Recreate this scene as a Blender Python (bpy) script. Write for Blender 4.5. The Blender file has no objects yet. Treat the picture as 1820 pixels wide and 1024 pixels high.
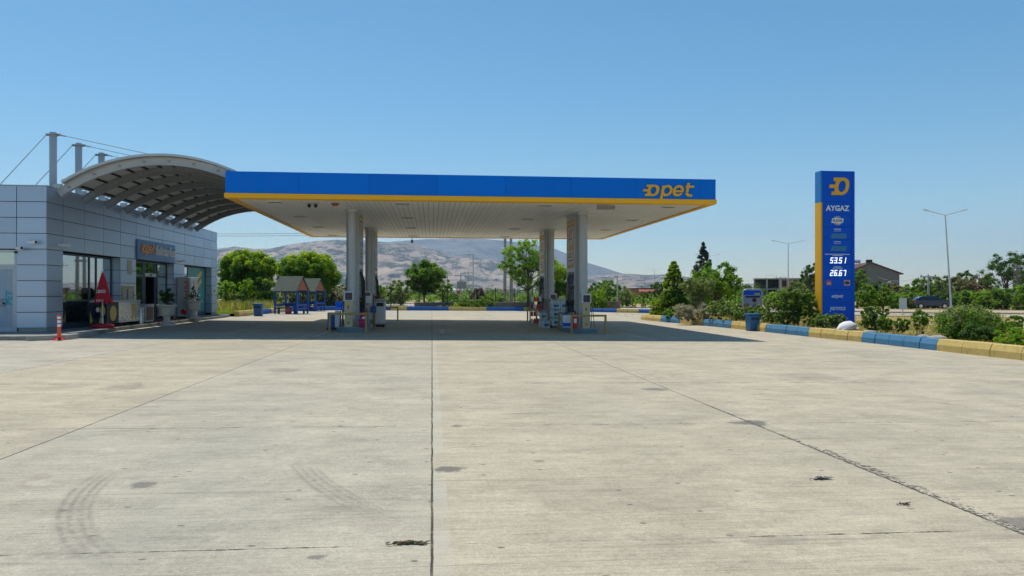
import bpy, bmesh, math, random
import numpy as np
from mathutils import Vector, Matrix, noise
R = math.radians
C = bpy.context.scene.collection
sc = bpy.context.scene

# ------------------------------------------------------------------ camera, sky, sun, exposure
cam = bpy.data.cameras.new('camera'); cam_o = bpy.data.objects.new('camera', cam); C.objects.link(cam_o)
cam.sensor_width = 36; cam.lens = 36 * 1314 / 1820; cam.shift_y = 8 / 1820
cam.clip_start = .1; cam.clip_end = 30000
cam_o.location = (0, 0, 1.6); cam_o.rotation_euler = (R(90), 0, R(-6.17))
sc.camera = cam_o

SUN_AZ = math.atan2(-1.1, 2.0)          # clockwise from +Y
SUN_EL = R(69)
w = bpy.data.worlds.new('World'); sc.world = w; w.use_nodes = True
nt = w.node_tree; bg = nt.nodes['Background']
sky = nt.nodes.new('ShaderNodeTexSky'); sky.sky_type = 'NISHITA'; sky.sun_disc = False
sky.sun_elevation = SUN_EL; sky.sun_rotation = SUN_AZ
sky.altitude = 900; sky.air_density = 1.0; sky.dust_density = .6; sky.ozone_density = 1.6
hs = nt.nodes.new('ShaderNodeHueSaturation'); hs.inputs['Saturation'].default_value = 1.3; hs.inputs['Hue'].default_value = .485
nt.links.new(sky.outputs[0], hs.inputs['Color']); nt.links.new(hs.outputs[0], bg.inputs[0]); bg.inputs[1].default_value = .132
sl = bpy.data.lights.new('sun', 'SUN'); sl.energy = 4.6; sl.angle = R(.55); sl.color = (1, .925, .80)
so = bpy.data.objects.new('sun', sl); C.objects.link(so)
sdir = Vector((math.sin(SUN_AZ) * math.cos(SUN_EL), math.cos(SUN_AZ) * math.cos(SUN_EL), math.sin(SUN_EL)))
so.rotation_euler = sdir.to_track_quat('Z', 'Y').to_euler(); so.location = sdir * 60
sc.view_settings.view_transform = 'Standard'; sc.view_settings.look = 'None'
sc.view_settings.exposure = 0; sc.view_settings.gamma = 1
sc.cycles.max_bounces = 8; sc.cycles.diffuse_bounces = 4; sc.cycles.glossy_bounces = 3
sc.cycles.transparent_max_bounces = 12; sc.cycles.volume_bounces = 0
sc.cycles.use_denoising = True

# ------------------------------------------------------------------ measuring helpers (the photo's 26 mm lens)
F0, PX0, PY0 = 1314., 910., 520.
SY, CY = math.sin(R(6.17)), math.cos(R(6.17))
def at(px, d):
    l = (px - PX0) / F0 * d
    return (l * CY + d * SY, -l * SY + d * CY)
def zt(py, d): return 1.6 + (PY0 - py) / F0 * d
def gz(x): return -.011 * max(-30, min(30, x))      # the forecourt drains to the right
FAR = -.3                                            # level of the land round the station

# ------------------------------------------------------------------ mesh helpers
class MB:
    def __init__(s): s.v = []; s.f = []; s.m = []
    def add(s, vs, fs, mi=0):
        n = len(s.v); s.v += [tuple(p) for p in vs]
        for f in fs: s.f.append([i + n for i in f]); s.m.append(mi)
        return s
    def box(s, x0, x1, y0, y1, z0, z1, mi=0):
        return s.add([(x0,y0,z0),(x1,y0,z0),(x1,y1,z0),(x0,y1,z0),(x0,y0,z1),(x1,y0,z1),(x1,y1,z1),(x0,y1,z1)],
                     [(0,3,2,1),(4,5,6,7),(0,1,5,4),(1,2,6,5),(2,3,7,6),(3,0,4,7)], mi)
    def obox(s, c, size, mat=None, mi=0):
        a, b, d = [q / 2 for q in size]; m = mat or Matrix()
        P = [Vector(c) + m @ Vector((x * a, y * b, z * d)) for x, y, z in
             ((-1,-1,-1),(1,-1,-1),(1,1,-1),(-1,1,-1),(-1,-1,1),(1,-1,1),(1,1,1),(-1,1,1))]
        return s.add(P, [(0,3,2,1),(4,5,6,7),(0,1,5,4),(1,2,6,5),(2,3,7,6),(3,0,4,7)], mi)
    def tube(s, pts, rads, n=8, mi=0, cap=True):
        pts = [Vector(p) for p in pts]
        if not hasattr(rads, '__len__'): rads = [rads] * len(pts)
        t0 = (pts[1] - pts[0]).normalized()
        up = Vector((0, 0, 1)) if abs(t0.z) < .9 else Vector((1, 0, 0))
        a = t0.cross(up).normalized(); vs = []
        for i, p in enumerate(pts):
            t = (pts[min(i + 1, len(pts) - 1)] - pts[max(i - 1, 0)]).normalized()
            a = (a - t * a.dot(t)).normalized(); b = t.cross(a)
            for k in range(n):
                an = 2 * math.pi * k / n
                vs.append(p + (a * math.cos(an) + b * math.sin(an)) * rads[i])
        fs = []
        for i in range(len(pts) - 1):
            for k in range(n):
                fs.append((i*n+k, i*n+(k+1)%n, (i+1)*n+(k+1)%n, (i+1)*n+k))
        if cap:
            fs.append(tuple(range(n))[::-1]); fs.append(tuple(range((len(pts)-1)*n, len(pts)*n)))
        return s.add(vs, fs, mi)
    def bar(s, p0, p1, wd, mi=0): return s.tube([p0, p1], wd, 4, mi)
    def lathe(s, prof, cx=0, cy=0, n=20, mi=0):
        vs = [(cx + r * math.cos(2*math.pi*k/n), cy + r * math.sin(2*math.pi*k/n), z) for r, z in prof for k in range(n)]
        fs = [(i*n+k, i*n+(k+1)%n, (i+1)*n+(k+1)%n, (i+1)*n+k) for i in range(len(prof)-1) for k in range(n)]
        fs.append(tuple(range(n))[::-1]); fs.append(tuple(range((len(prof)-1)*n, len(prof)*n)))
        return s.add(vs, fs, mi)
    def prism(s, poly, a0, a1, plane='xy', mi=0):
        def P(u, v, a):
            return {'xy': (u, v, a), 'xz': (u, a, v), 'yz': (a, u, v)}[plane]
        n = len(poly)
        vs = [P(u, v, a0) for u, v in poly] + [P(u, v, a1) for u, v in poly]
        return s.add(vs, [tuple(range(n)), tuple(range(n, 2*n))] + [(k, (k+1)%n, n+(k+1)%n, n+k) for k in range(n)], mi)
    def frame(s, u0, u1, v0, v1, t, a0, a1, plane='xz', mi=0):      # rectangular frame, outer size given
        for q in ((u0, u1, v0, v0+t), (u0, u1, v1-t, v1), (u0, u0+t, v0+t, v1-t), (u1-t, u1, v0+t, v1-t)):
            if plane == 'xz': s.box(q[0], q[1], a0, a1, q[2], q[3], mi)
            else: s.box(a0, a1, q[0], q[1], q[2], q[3], mi)
        return s
    def ball(s, c, r, n=10, m=6, mi=0, sx=1, sy=1, sz=1):
        vs = []; fs = []
        for i in range(m + 1):
            a = math.pi * i / m
            for k in range(n):
                b = 2 * math.pi * k / n
                vs.append((c[0] + r*sx*math.sin(a)*math.cos(b), c[1] + r*sy*math.sin(a)*math.sin(b), c[2] + r*sz*math.cos(a)))
        for i in range(m):
            for k in range(n): fs.append((i*n+k, i*n+(k+1)%n, (i+1)*n+(k+1)%n, (i+1)*n+k))
        return s.add(vs, fs, mi)
    def build(s, name, mats, parent=None, smooth=None, bevel=0, loc=None):
        me = bpy.data.meshes.new(name); me.from_pydata(s.v, [], s.f)
        if not isinstance(mats, (list, tuple)): mats = [mats]
        for m in mats: me.materials.append(m)
        me.polygons.foreach_set('material_index', s.m)
        bm = bmesh.new(); bm.from_mesh(me); bmesh.ops.recalc_face_normals(bm, faces=bm.faces); bm.to_mesh(me); bm.free()
        if smooth:
            me.polygons.foreach_set('use_smooth', [True] * len(me.polygons)); me.set_sharp_from_angle(angle=R(smooth))
        o = bpy.data.objects.new(name, me); C.objects.link(o)
        if parent: o.parent = parent
        if loc: o.location = loc
        if bevel:
            b = o.modifiers.new('bevel', 'BEVEL'); b.width = bevel; b.segments = 2; b.limit_method = 'ANGLE'; b.angle_limit = R(40)
        return o

def tag(o, label, cat, group=None, kind=None):
    o['label'] = label; o['category'] = cat
    if group: o['group'] = group
    if kind: o['kind'] = kind
    return o
def thing(name, label, cat, loc=(0, 0, 0), rz=0, group=None):
    o = bpy.data.objects.new(name, None); C.objects.link(o); o.location = loc; o.rotation_euler = (0, 0, rz)
    o.empty_display_size = .2
    return tag(o, label, cat, group)
def struct(o): o['kind'] = 'structure'; return o
def dup(root, loc, rz=None, label=None):
    r = root.copy(); C.objects.link(r); r.location = loc
    if rz is not None: r.rotation_euler = (0, 0, rz)
    if label: r['label'] = label
    for ch in list(root.children):
        c = ch.copy(); C.objects.link(c); c.parent = r
        for g in list(ch.children):
            d = g.copy(); C.objects.link(d); d.parent = c
    return r
def setlabel(o, t): o['label'] = t; return o

# ------------------------------------------------------------------ lettering (flat built-in font and stroked shapes)
def text_shape(body, shear=0, bold=0):
    cu = bpy.data.curves.new('lettering', 'FONT'); cu.body = body; cu.shear = shear; cu.offset = bold; cu.resolution_u = 4
    o = bpy.data.objects.new('lettering', cu); C.objects.link(o)
    dg = bpy.context.evaluated_depsgraph_get(); me = bpy.data.meshes.new_from_object(o.evaluated_get(dg))
    vs = [(v.co.x, v.co.y) for v in me.vertices]; fs = [tuple(p.vertices) for p in me.polygons]
    bpy.data.objects.remove(o); bpy.data.curves.remove(cu); bpy.data.meshes.remove(me)
    return vs, fs
class Flat:      # 2-D drawing, later set on a surface with a small real thickness
    def __init__(s): s.v = []; s.f = []; s.m = []; s.q = []; s.k = 0
    def add(s, vs, fs, mi=0):
        n = len(s.v); s.v += vs; s.f += [tuple(i + n for i in f) for f in fs]; s.m += [mi] * len(fs); s.q += [s.k] * len(fs); s.k += 1; return s
    def text(s, body, x, y, width=None, height=None, mi=0, shear=0, bold=0, center=False):
        vs, fs = text_shape(body, shear, bold)
        xs = [p[0] for p in vs]; ys = [p[1] for p in vs]; x0, x1, y0, y1 = min(xs), max(xs), min(ys), max(ys)
        kx = width / (x1 - x0) if width else None; ky = height / (y1 - y0) if height else None
        kx = kx or ky; ky = ky or kx
        ox = x - (x1 - x0) * kx / 2 if center else x
        return s.add([(ox + (a - x0) * kx, y + (b - y0) * ky) for a, b in vs], fs, mi)
    def poly(s, pts, mi=0): return s.add(list(pts), [tuple(range(len(pts)))], mi)
    def rect(s, x0, x1, y0, y1, mi=0): return s.poly([(x0,y0),(x1,y0),(x1,y1),(x0,y1)], mi)
    def stroke(s, pts, wd, mi=0):
        n = len(pts); L = []; Rr = []
        for i in range(n):
            a = pts[max(i-1, 0)]; b = pts[min(i+1, n-1)]
            dx, dy = b[0]-a[0], b[1]-a[1]; q = math.hypot(dx, dy) or 1
            L.append((pts[i][0]-dy/q*wd/2, pts[i][1]+dx/q*wd/2)); Rr.append((pts[i][0]+dy/q*wd/2, pts[i][1]-dx/q*wd/2))
        return s.add(L + Rr, [(i, i+1, n+i+1, n+i) for i in range(n-1)], mi)
    def arc(s, cx, cy, rx, ry, a0, a1, wd, mi=0, n=20):
        return s.stroke([(cx + rx*math.cos(R(a0+(a1-a0)*k/n)), cy + ry*math.sin(R(a0+(a1-a0)*k/n))) for k in range(n+1)], wd, mi)
    def disc(s, cx, cy, rx, ry, mi=0, n=24): return s.poly([(cx+rx*math.cos(2*math.pi*k/n), cy+ry*math.sin(2*math.pi*k/n)) for k in range(n)], mi)
    def ring(s, outer, inner, mi=0):                       # two outlines of equal count
        n = len(outer); return s.add(list(outer) + list(inner), [(i, (i+1)%n, n+(i+1)%n, n+i) for i in range(n)], mi)
    def shear(s, k): s.v = [(x + y * k, y) for x, y in s.v]; return s
    def place(s, name, mats, parent, o, u, v, t=.01, kx=1, ky=None, step=.0015):
        ky = ky or kx; o, u, v = Vector(o), Vector(u), Vector(v); nrm = u.cross(v)
        me = MB()
        P = lambda p, h: o + u * p[0] * kx + v * p[1] * ky + nrm * h
        for f, m, qk in zip(s.f, s.m, s.q):
            hh = t + step * m + .0004 * min(qk, 40)
            k = len(f); me.add([P(s.v[i], hh) for i in f] + [P(s.v[i], 0) for i in f],
                               [tuple(range(k))] + [(j, (j+1)%k, k+(j+1)%k, k+j) for j in range(k)], m)
        mesh = bpy.data.meshes.new(name); mesh.from_pydata(me.v, [], me.f)
        for q in (mats if isinstance(mats, (list, tuple)) else [mats]): mesh.materials.append(q)
        mesh.polygons.foreach_set('material_index', me.m)
        ob = bpy.data.objects.new(name, mesh); C.objects.link(ob)
        if parent: ob.parent = parent
        return ob
def speed_o(fl, ox=0, k=1):
    """rounded O with three speed bars on its left, unit height 1, slanted later"""
    n = 40; out = []; inn = []
    for i in range(n):
        a = 2*math.pi*i/n
        ca, sa = math.cos(a), math.sin(a)
        e = .84 if ca > 0 else .66
        out.append((ox + k*(.80 + .44*math.copysign(abs(ca)**e, ca)), k*(.5 + .5*math.copysign(abs(sa)**e, sa))))
        inn.append((ox + k*(.80 + .225*ca), k*(.5 + .33*sa)))
    fl.ring(out, inn)
    for x0, y0, y1 in ((.22, .80, 1.0), (.02, .40, .60), (.22, 0, .20)):
        fl.add([(ox+k*x0, k*y0), (ox+k*(.62 if y0 != .4 else .52), k*y0), (ox+k*(.62 if y0 != .4 else .52), k*y1), (ox+k*x0, k*y1)], [(0,1,2,3)])
    return fl
def opet_word():
    fl = Flat(); speed_o(fl)
    wd = .2
    fl.stroke([(1.52, -.24), (1.52, .93)], wd)                               # p
    fl.arc(1.84, .5, .33, .4, -170, 170, wd, n=28); fl.stroke([(1.5, .44), (1.5, .56)], wd)
    fl.arc(2.72, .5, .33, .4, 8, 325, wd, n=28); fl.stroke([(2.42, .45), (3.13, .45)], .17)   # e
    fl.stroke([(3.42, 1.2), (3.42, .4)], wd); fl.arc(3.68, .36, .26, .27, 180, 275, wd, n=10); fl.stroke([(3.68, .09), (3.86, .09)], wd)
    fl.stroke([(3.24, .88), (3.9, .88)], .19)
    return fl.shear(.17)
DIG = {'0':'abcdef','1':'bc','2':'abged','3':'abgcd','4':'fgbc','5':'afgcd','6':'afgedc','7':'abc','8':'abcdefg','9':'abcdfg'}
def led(s, h, mi=0):
    wd = h * .56; t = h * .15; x = y = 0; out = []
    for ch in s:
        fl = Flat()
        if ch == '.':
            fl.rect(x - h*.06, x + h*.10, y, y + t, mi); x += h * .19; out.append(fl); continue
        sg = DIG[ch]; g = 0
        S = dict(a=(0, wd, h-t, h), d=(0, wd, 0, t), g=(0, wd, h/2-t/2, h/2+t/2), f=(0, t, h/2, h), e=(0, t, 0, h/2), b=(wd-t, wd, h/2, h), c=(wd-t, wd, 0, h/2))
        for q in sg: fl.rect(x+S[q][0], x+S[q][1], y+S[q][2], y+S[q][3], mi)
        x += wd + h * .24; out.append(fl)
    return out, x - h*.24
# ------------------------------------------------------------------ materials
class NT:
    def __init__(s, name):
        s.m = bpy.data.materials.new(name); s.m.use_nodes = True; s.t = s.m.node_tree
        s.p = s.t.nodes['Principled BSDF']; s.out = s.t.nodes['Material Output']
        s.tc = None
    def n(s, ty, **kw):
        q = s.t.nodes.new(ty)
        for k, v in kw.items(): setattr(q, k, v)
        return q
    def l(s, a, b): s.t.links.new(a, b)
    def obj(s, kind='Object'):
        if not s.tc: s.tc = s.n('ShaderNodeTexCoord')
        return s.tc.outputs[kind]
    def world(s):
        return s.n('ShaderNodeNewGeometry').outputs['Position']
    def math(s, op, a, b=None, c=None):
        q = s.n('ShaderNodeMath', operation=op)
        for i, x in enumerate((a, b, c)):
            if x is None: continue
            if isinstance(x, (int, float)): q.inputs[i].default_value = x
            else: s.l(x, q.inputs[i])
        return q.outputs[0]
    def scale(s, v, sc_):
        q = s.n('ShaderNodeMapping'); q.inputs['Scale'].default_value = sc_; s.l(v, q.inputs[0]); return q.outputs[0]
    def noise(s, v, sc_, det=4, rough=.55):
        q = s.n('ShaderNodeTexNoise'); q.inputs['Scale'].default_value = sc_; q.inputs['Detail'].default_value = det
        q.inputs['Roughness'].default_value = rough; s.l(v, q.inputs['Vector']); return q.outputs['Fac']
    def mapr(s, x, a, b, c=0, d=1, smooth=True):
        q = s.n('ShaderNodeMapRange'); q.interpolation_type = 'SMOOTHSTEP' if smooth else 'LINEAR'
        s.l(x, q.inputs[0])
        for i, v in enumerate((a, b, c, d)): q.inputs[i+1].default_value = v
        return q.outputs[0]
    def mix(s, f, a, b, mode='MIX'):
        q = s.n('ShaderNodeMix', data_type='RGBA', blend_type=mode)
        if isinstance(f, (int, float)): q.inputs[0].default_value = f
        else: s.l(f, q.inputs[0])
        for i, x in ((6, a), (7, b)):
            if isinstance(x, tuple): q.inputs[i].default_value = x if len(x) == 4 else (*x, 1)
            else: s.l(x, q.inputs[i])
        return q.outputs[2]
    def sep(s, v):
        q = s.n('ShaderNodeSeparateXYZ'); s.l(v, q.inputs[0]); return q.outputs
    def bump(s, h, st=.3, dist=.02):
        q = s.n('ShaderNodeBump'); q.inputs['Strength'].default_value = st; q.inputs['Distance'].default_value = dist
        s.l(h, q.inputs['Height']); s.l(q.outputs[0], s.p.inputs['Normal'])
    def set(s, **kw):
        for k, v in kw.items(): s.p.inputs[k].default_value = v
        return s
def mul(c, k): return tuple(min(1, x * k) for x in c)
def pm(name, col, rough=.55, metal=0, var=.12, vs=2.5, dirt=.15, bump=0, bs=60, isl=0, coat=0, spec=.5, rv=1):
    """painted / moulded surface: broad tone drift, fine grain, grime patches, optional per-panel drift"""
    q = NT(name); v = q.obj()
    c = q.mix(q.noise(v, vs, 5), mul(col, 1 - var), mul(col, 1 + var))
    if dirt:
        g = q.mapr(q.noise(q.scale(v, (1, 1, .35)), vs * 2.3, 8, .7), .52, .78)
        c = q.mix(q.math('MULTIPLY', g, dirt), c, (.12, .10, .08))
    if isl:
        ri = q.n('ShaderNodeNewGeometry').outputs['Random Per Island']
        c = q.mix(ri, q.mix(1, c, (1 - isl,) * 3, 'MULTIPLY'), c)
    q.l(c, q.p.inputs['Base Color'])
    r = q.mapr(q.noise(v, vs * 5, 6), .3, .7, max(0, rough - .1*rv), min(1, rough + .12*rv)); q.l(r, q.p.inputs['Roughness'])
    q.set(Metallic=metal)
    q.p.inputs['Specular IOR Level'].default_value = spec
    if coat: q.p.inputs['Coat Weight'].default_value = coat
    if bump: q.bump(q.noise(v, bs, 6), bump, .01)
    return q.m
def leafm(name, c1, c2, trans=.4, c3=None, share=.0):
    q = NT(name); ri = q.n('ShaderNodeNewGeometry').outputs['Random Per Island']
    c = q.mix(ri, c1, c2)
    f = q.noise(q.world(), .9, 3)
    c = q.mix(q.mapr(f, .35, .65), q.mix(1, c, (.72, .78, .75), 'MULTIPLY'), c)
    if c3:
        h = q.math('FRACT', q.math('MULTIPLY', ri, 37.3)); c = q.mix(q.math('LESS_THAN', h, share), c, c3)
    q.l(c, q.p.inputs['Base Color']); q.set(Roughness=.55)
    q.p.inputs['Specular IOR Level'].default_value = .3
    t = q.n('ShaderNodeBsdfTranslucent'); q.l(q.mix(1, c, (2.3, 2.1, .9), 'MULTIPLY'), t.inputs[0])
    mx = q.n('ShaderNodeMixShader'); mx.inputs[0].default_value = min(.6, trans + .1)
    q.l(q.p.outputs[0], mx.inputs[1]); q.l(t.outputs[0], mx.inputs[2]); q.l(mx.outputs[0], q.out.inputs[0])
    return q.m
def emis(name, col, st):
    q = NT(name); q.p.inputs['Emission Color'].default_value = (*col, 1); q.p.inputs['Emission Strength'].default_value = st
    q.set(**{'Base Color': (*col, 1)}); return q.m
def glassm(name, tint, refl=.16, rough=.02):
    q = NT(name)
    tr = q.n('ShaderNodeBsdfTransparent'); tr.inputs[0].default_value = (*tint, 1)
    gl = q.n('ShaderNodeBsdfGlossy'); gl.inputs['Roughness'].default_value = rough; gl.inputs[0].default_value = (.9, .97, 1, 1)
    fr = q.n('ShaderNodeFresnel'); fr.inputs[0].default_value = 1.55
    f = q.math('ADD', q.math('MULTIPLY', fr.outputs[0], .8), refl)
    mx = q.n('ShaderNodeMixShader'); q.l(f, mx.inputs[0]); q.l(tr.outputs[0], mx.inputs[1]); q.l(gl.outputs[0], mx.inputs[2])
    q.l(mx.outputs[0], q.out.inputs[0]); return q.m

M = {}
M['panel'] = pm('aluminium panel', (.46, .55, .69), .40, .66, .05, .5, .0, isl=.12, rv=0)
M['panel_dark'] = pm('joint backing', (.03, .03, .035), .8)
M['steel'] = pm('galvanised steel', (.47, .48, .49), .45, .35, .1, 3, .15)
M['silver'] = pm('silver paint', (.52, .54, .56), .38, .35, .04, 1.5, .06)
M['greybox'] = pm('grey brown carton', (.27, .255, .24), .7, 0, .12, 5, .15)
M['column'] = pm('column cladding', (.40, .42, .44), .42, .45, .05, 1.5, .12)
M['rib'] = pm('shade toned steel rib', (.25, .265, .28), .5, .2, .1, 2, .15)  # same steel as the nearest rib, toned down to paint the shade
M['sheet'] = None
M['orangeposter'] = pm('orange poster', (.56, .27, .08), .5, 0, .08, 2, .05)
M['darkposter'] = pm('dark blue poster', (.035, .07, .14), .4, 0, .2, 2, .05)
M['blue'] = pm('blue sign paint', (.0, .19, .80), .55, 0, .07, .6, .07, isl=.10, spec=.12)
M['blue_sign'] = pm('blue acrylic', (.0, .105, .68), .55, 0, .06, .8, .02, spec=.15)
M['yellow'] = pm('yellow sign paint', (.92, .46, .004), .5, 0, .05, 1.2, .05)
M['logo_yellow'] = pm('yellow lettering', (.85, .43, .01), .4, 0, .04, 2, .0)
M['orange_letter'] = pm('orange lettering', (.9, .36, .03), .4, 0, .04, 2, 0)
M['white'] = pm('white lacquer', (.74, .74, .72), .45, 0, .05, 2, .06)
M['soffit'] = pm('white soffit slats', (.88, .86, .82), .5, 0, .04, .5, .06, isl=.05)
M['letter_white'] = pm('white lettering', (.82, .83, .84), .45, 0, .03, 2, 0)
M['grime'] = pm('grey fitting', (.30, .29, .27), .6)
M['black'] = pm('black rubber', (.012, .012, .014), .5, 0, .2, 4, 0)
M['navy'] = pm('navy cabinet', (.010, .022, .085), .4, 0, .15, 3, .05)
M['screen'] = pm('dark screen', (.004, .010, .05), .12, 0, .1, 3, 0)
M['beige'] = pm('cream cabinet', (.60, .50, .30), .5, 0, .08, 3, .2)
M['tan'] = pm('worn tan rail paint', (.40, .27, .09), .55, 0, .2, 6, .35, isl=.0)
M['plinth'] = pm('blue grey island paint', (.15, .22, .27), .65, 0, .18, 3, .45, .2)
M['red'] = pm('red paint', (.62, .015, .02), .4, 0, .08, 3, .05)
M['redcloth'] = pm('red parasol cloth', (.55, .012, .03), .75, 0, .12, 5, .06)
M['orange'] = pm('orange plastic', (.85, .10, .02), .45, 0, .1, 4, .15)
M['bin'] = pm('blue plastic', (.01, .12, .30), .45, 0, .12, 3, .12)
M['frame'] = pm('dark blue window frame', (.035, .07, .12), .4, .2, .08, 3, .05)
M['alum'] = pm('light aluminium frame', (.42, .46, .52), .4, .4, .06, 3, .08)
M['glass'] = glassm('tinted shop glass', (.12, .24, .28), .42)
M['glassdoor'] = pm('frosted door glass', (.30, .38, .47), .25, 0, .06, 1, 0)
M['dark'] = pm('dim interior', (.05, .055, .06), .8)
M['floor_in'] = pm('interior tiles', (.25, .23, .2), .5)
M['teal'] = pm('teal window film', (.012, .22, .22), .35, 0, .08, 2, 0)
M['gold'] = pm('gold film', (.62, .42, .07), .4, 0, .1, 2, 0)
M['tealtext'] = pm('turquoise lettering', (.02, .36, .46), .5, 0, .05, 2, 0)
M['wood'] = pm('weathered wood', (.22, .12, .06), .7, 0, .3, 9, .2, .3)
M['brownpanel'] = pm('brown door panel', (.24, .14, .09), .6, 0, .2, 4, .2)
M['stone_pot'] = pm('white concrete', (.60, .60, .58), .8, 0, .1, 5, .3, .3)
M['paper'] = pm('paper', (.72, .70, .62), .8, 0, .05, 9, 0)
M['noticeyellow'] = pm('yellow notice', (.66, .54, .18), .7, 0, .15, 8, 0)
M['stainless'] = pm('stainless steel', (.55, .55, .55), .28, .85, .08, 3, .1)
M['pack'] = pm('shrink wrap', (.52, .62, .68), .25, 0, .15, 9, .0, .5, 25)
M['packblue'] = pm('blue pack print', (.03, .16, .30), .3, 0, .3, 9, 0)
M['carton'] = pm('grey white carton', (.48, .48, .48), .7, 0, .1, 5, .15)
M['magenta'] = pm('magenta plastic', (.5, .01, .15), .4)
M['bluepaint'] = pm('blue wood paint', (.012, .09, .36), .5, 0, .15, 5, .15)
M['roofgreen'] = pm('grey green shingles', (.065, .085, .07), .9, 0, .25, 3, .3, .6, 30)
M['terracotta'] = pm('terracotta board', (.36, .11, .05), .7, 0, .15, 4, .1)
M['kyellow'] = pm('yellow kerb paint', (.60, .45, .15), .8, 0, .2, 4.5, .8, .5, 40, isl=.2)
M['kblue'] = pm('blue kerb paint', (.06, .22, .40), .8, 0, .2, 4.5, .75, .5, 40, isl=.2)
M['kblue2'] = pm('deep blue kerb paint', (.01, .10, .36), .7, 0, .12, 3, .15, .3, 40)
M['stonewall'] = pm('rubble wall', (.22, .18, .15), .9, 0, .3, 2.2, .3, .6, 12)
M['iron'] = pm('dark iron', (.03, .035, .035), .6)
M['concpole'] = pm('concrete pole', (.40, .38, .35), .85, 0, .1, 2, .2)
M['bark'] = pm('bark', (.10, .075, .05), .9, 0, .3, 6, .2, .6, 18)
M['barkpale'] = pm('pale bark', (.22, .19, .15), .9, 0, .3, 6, .2, .5, 18)
M['brick'] = pm('hollow brick', (.36, .19, .12), .9, 0, .2, 1.2, .2)
M['house_grey'] = pm('bare grey render', (.17, .17, .17), .9, 0, .12, .35, .25)
M['house_dark'] = pm('dark opening', (.02, .02, .022), .9)
M['roof_dark'] = pm('dark roof', (.09, .05, .045), .8)
M['roof_red'] = pm('red roof', (.34, .08, .06), .8)
M['conc_raw'] = pm('raw concrete', (.34, .32, .29), .9, 0, .12, .6, .2)
M['car_paint'] = pm('dark blue car paint', (.015, .035, .075), .22, .3, .05, 2, .05, coat=.6)
M['car_glass'] = pm('car glass', (.02, .03, .035), .08, 0, .1, 2, 0)
M['tyre'] = pm('tyre', (.02, .02, .02), .85)
M['lamp_red'] = pm('red lens', (.55, .01, .01), .25)
M['sackcloth'] = pm('woven sack', (.74, .74, .74), .8, 0, .06, 6, .1, .5, 30)
M['pebble'] = pm('grey stone', (.34, .33, .31), .9, 0, .2, 3, .2, .5, 10)
M['led'] = emis('lit price digits', (.92, .97, 1), 1.0)
M['ledoff'] = pm('unlit price window', (.008, .17, .42), .25, 0, .05, 2, 0)
M['skin'] = pm('printed skin tone', (.50, .28, .2), .6)
M['purple'] = pm('printed violet', (.16, .13, .22), .6, 0, .3, 4, 0)
M['postergrey'] = pm('printed grey blue', (.22, .30, .42), .6, 0, .2, 2, 0)
M['iconred'] = pm('red icon', (.55, .06, .08), .5)
# leaves
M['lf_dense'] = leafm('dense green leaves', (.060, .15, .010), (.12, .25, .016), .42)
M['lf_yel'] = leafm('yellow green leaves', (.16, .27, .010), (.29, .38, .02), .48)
M['lf_dark'] = leafm('dark leaves', (.038, .09, .022), (.085, .165, .036), .38)
M['lf_mid'] = leafm('mid green leaves', (.065, .15, .018), (.16, .27, .038), .44)
M['lf_lime'] = leafm('lime leaves', (.10, .20, .010), (.20, .33, .03), .45)
M['lf_olive'] = leafm('olive leaves', (.11, .16, .06), (.21, .28, .12), .38)
M['lf_pale'] = leafm('pale dry green leaves', (.13, .15, .06), (.26, .27, .12), .3)
M['lf_purple'] = leafm('purple leaves', (.06, .03, .05), (.12, .06, .09), .25)
M['lf_spruce'] = leafm('blue spruce needles', (.025, .06, .045), (.05, .10, .07), .15)
M['lf_thuja'] = leafm('thuja sprays', (.05, .12, .008), (.12, .21, .014), .32)
M['lf_lav'] = leafm('lavender stems', (.22, .24, .20), (.36, .35, .36), .3)
M['lf_rose'] = leafm('rose leaves', (.075, .15, .035), (.17, .27, .075), .4, (.62, .55, .42), .045)
M['lf_white'] = leafm('white blossom leaves', (.03, .07, .025), (.07, .13, .05), .25, (.75, .74, .70), .34)
M['lf_dry'] = leafm('dry grey brown twigs', (.16, .13, .09), (.28, .22, .15), .2)
M['gr_dry'] = leafm('dry grass blades', (.34, .25, .10), (.52, .42, .2), .3)
M['gr_mix'] = leafm('tall meadow blades', (.20, .22, .07), (.38, .36, .15), .35)
M['gr_green'] = leafm('green grass blades', (.08, .14, .02), (.22, .27, .05), .4)

# vault sheeting lets a little daylight through
q = NT('milky roof sheet'); v = q.obj()
c = q.mix(q.noise(v, .8, 5), (.30, .31, .32), (.42, .42, .42)); q.l(c, q.p.inputs['Base Color']); q.set(Roughness=.5)
t = q.n('ShaderNodeBsdfTranslucent'); t.inputs[0].default_value = (.5, .5, .47, 1)
mx = q.n('ShaderNodeMixShader'); mx.inputs[0].default_value = .32
q.l(q.p.outputs[0], mx.inputs[1]); q.l(t.outputs[0], mx.inputs[2]); q.l(mx.outputs[0], q.out.inputs[0]); M['sheet'] = q.m

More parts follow.
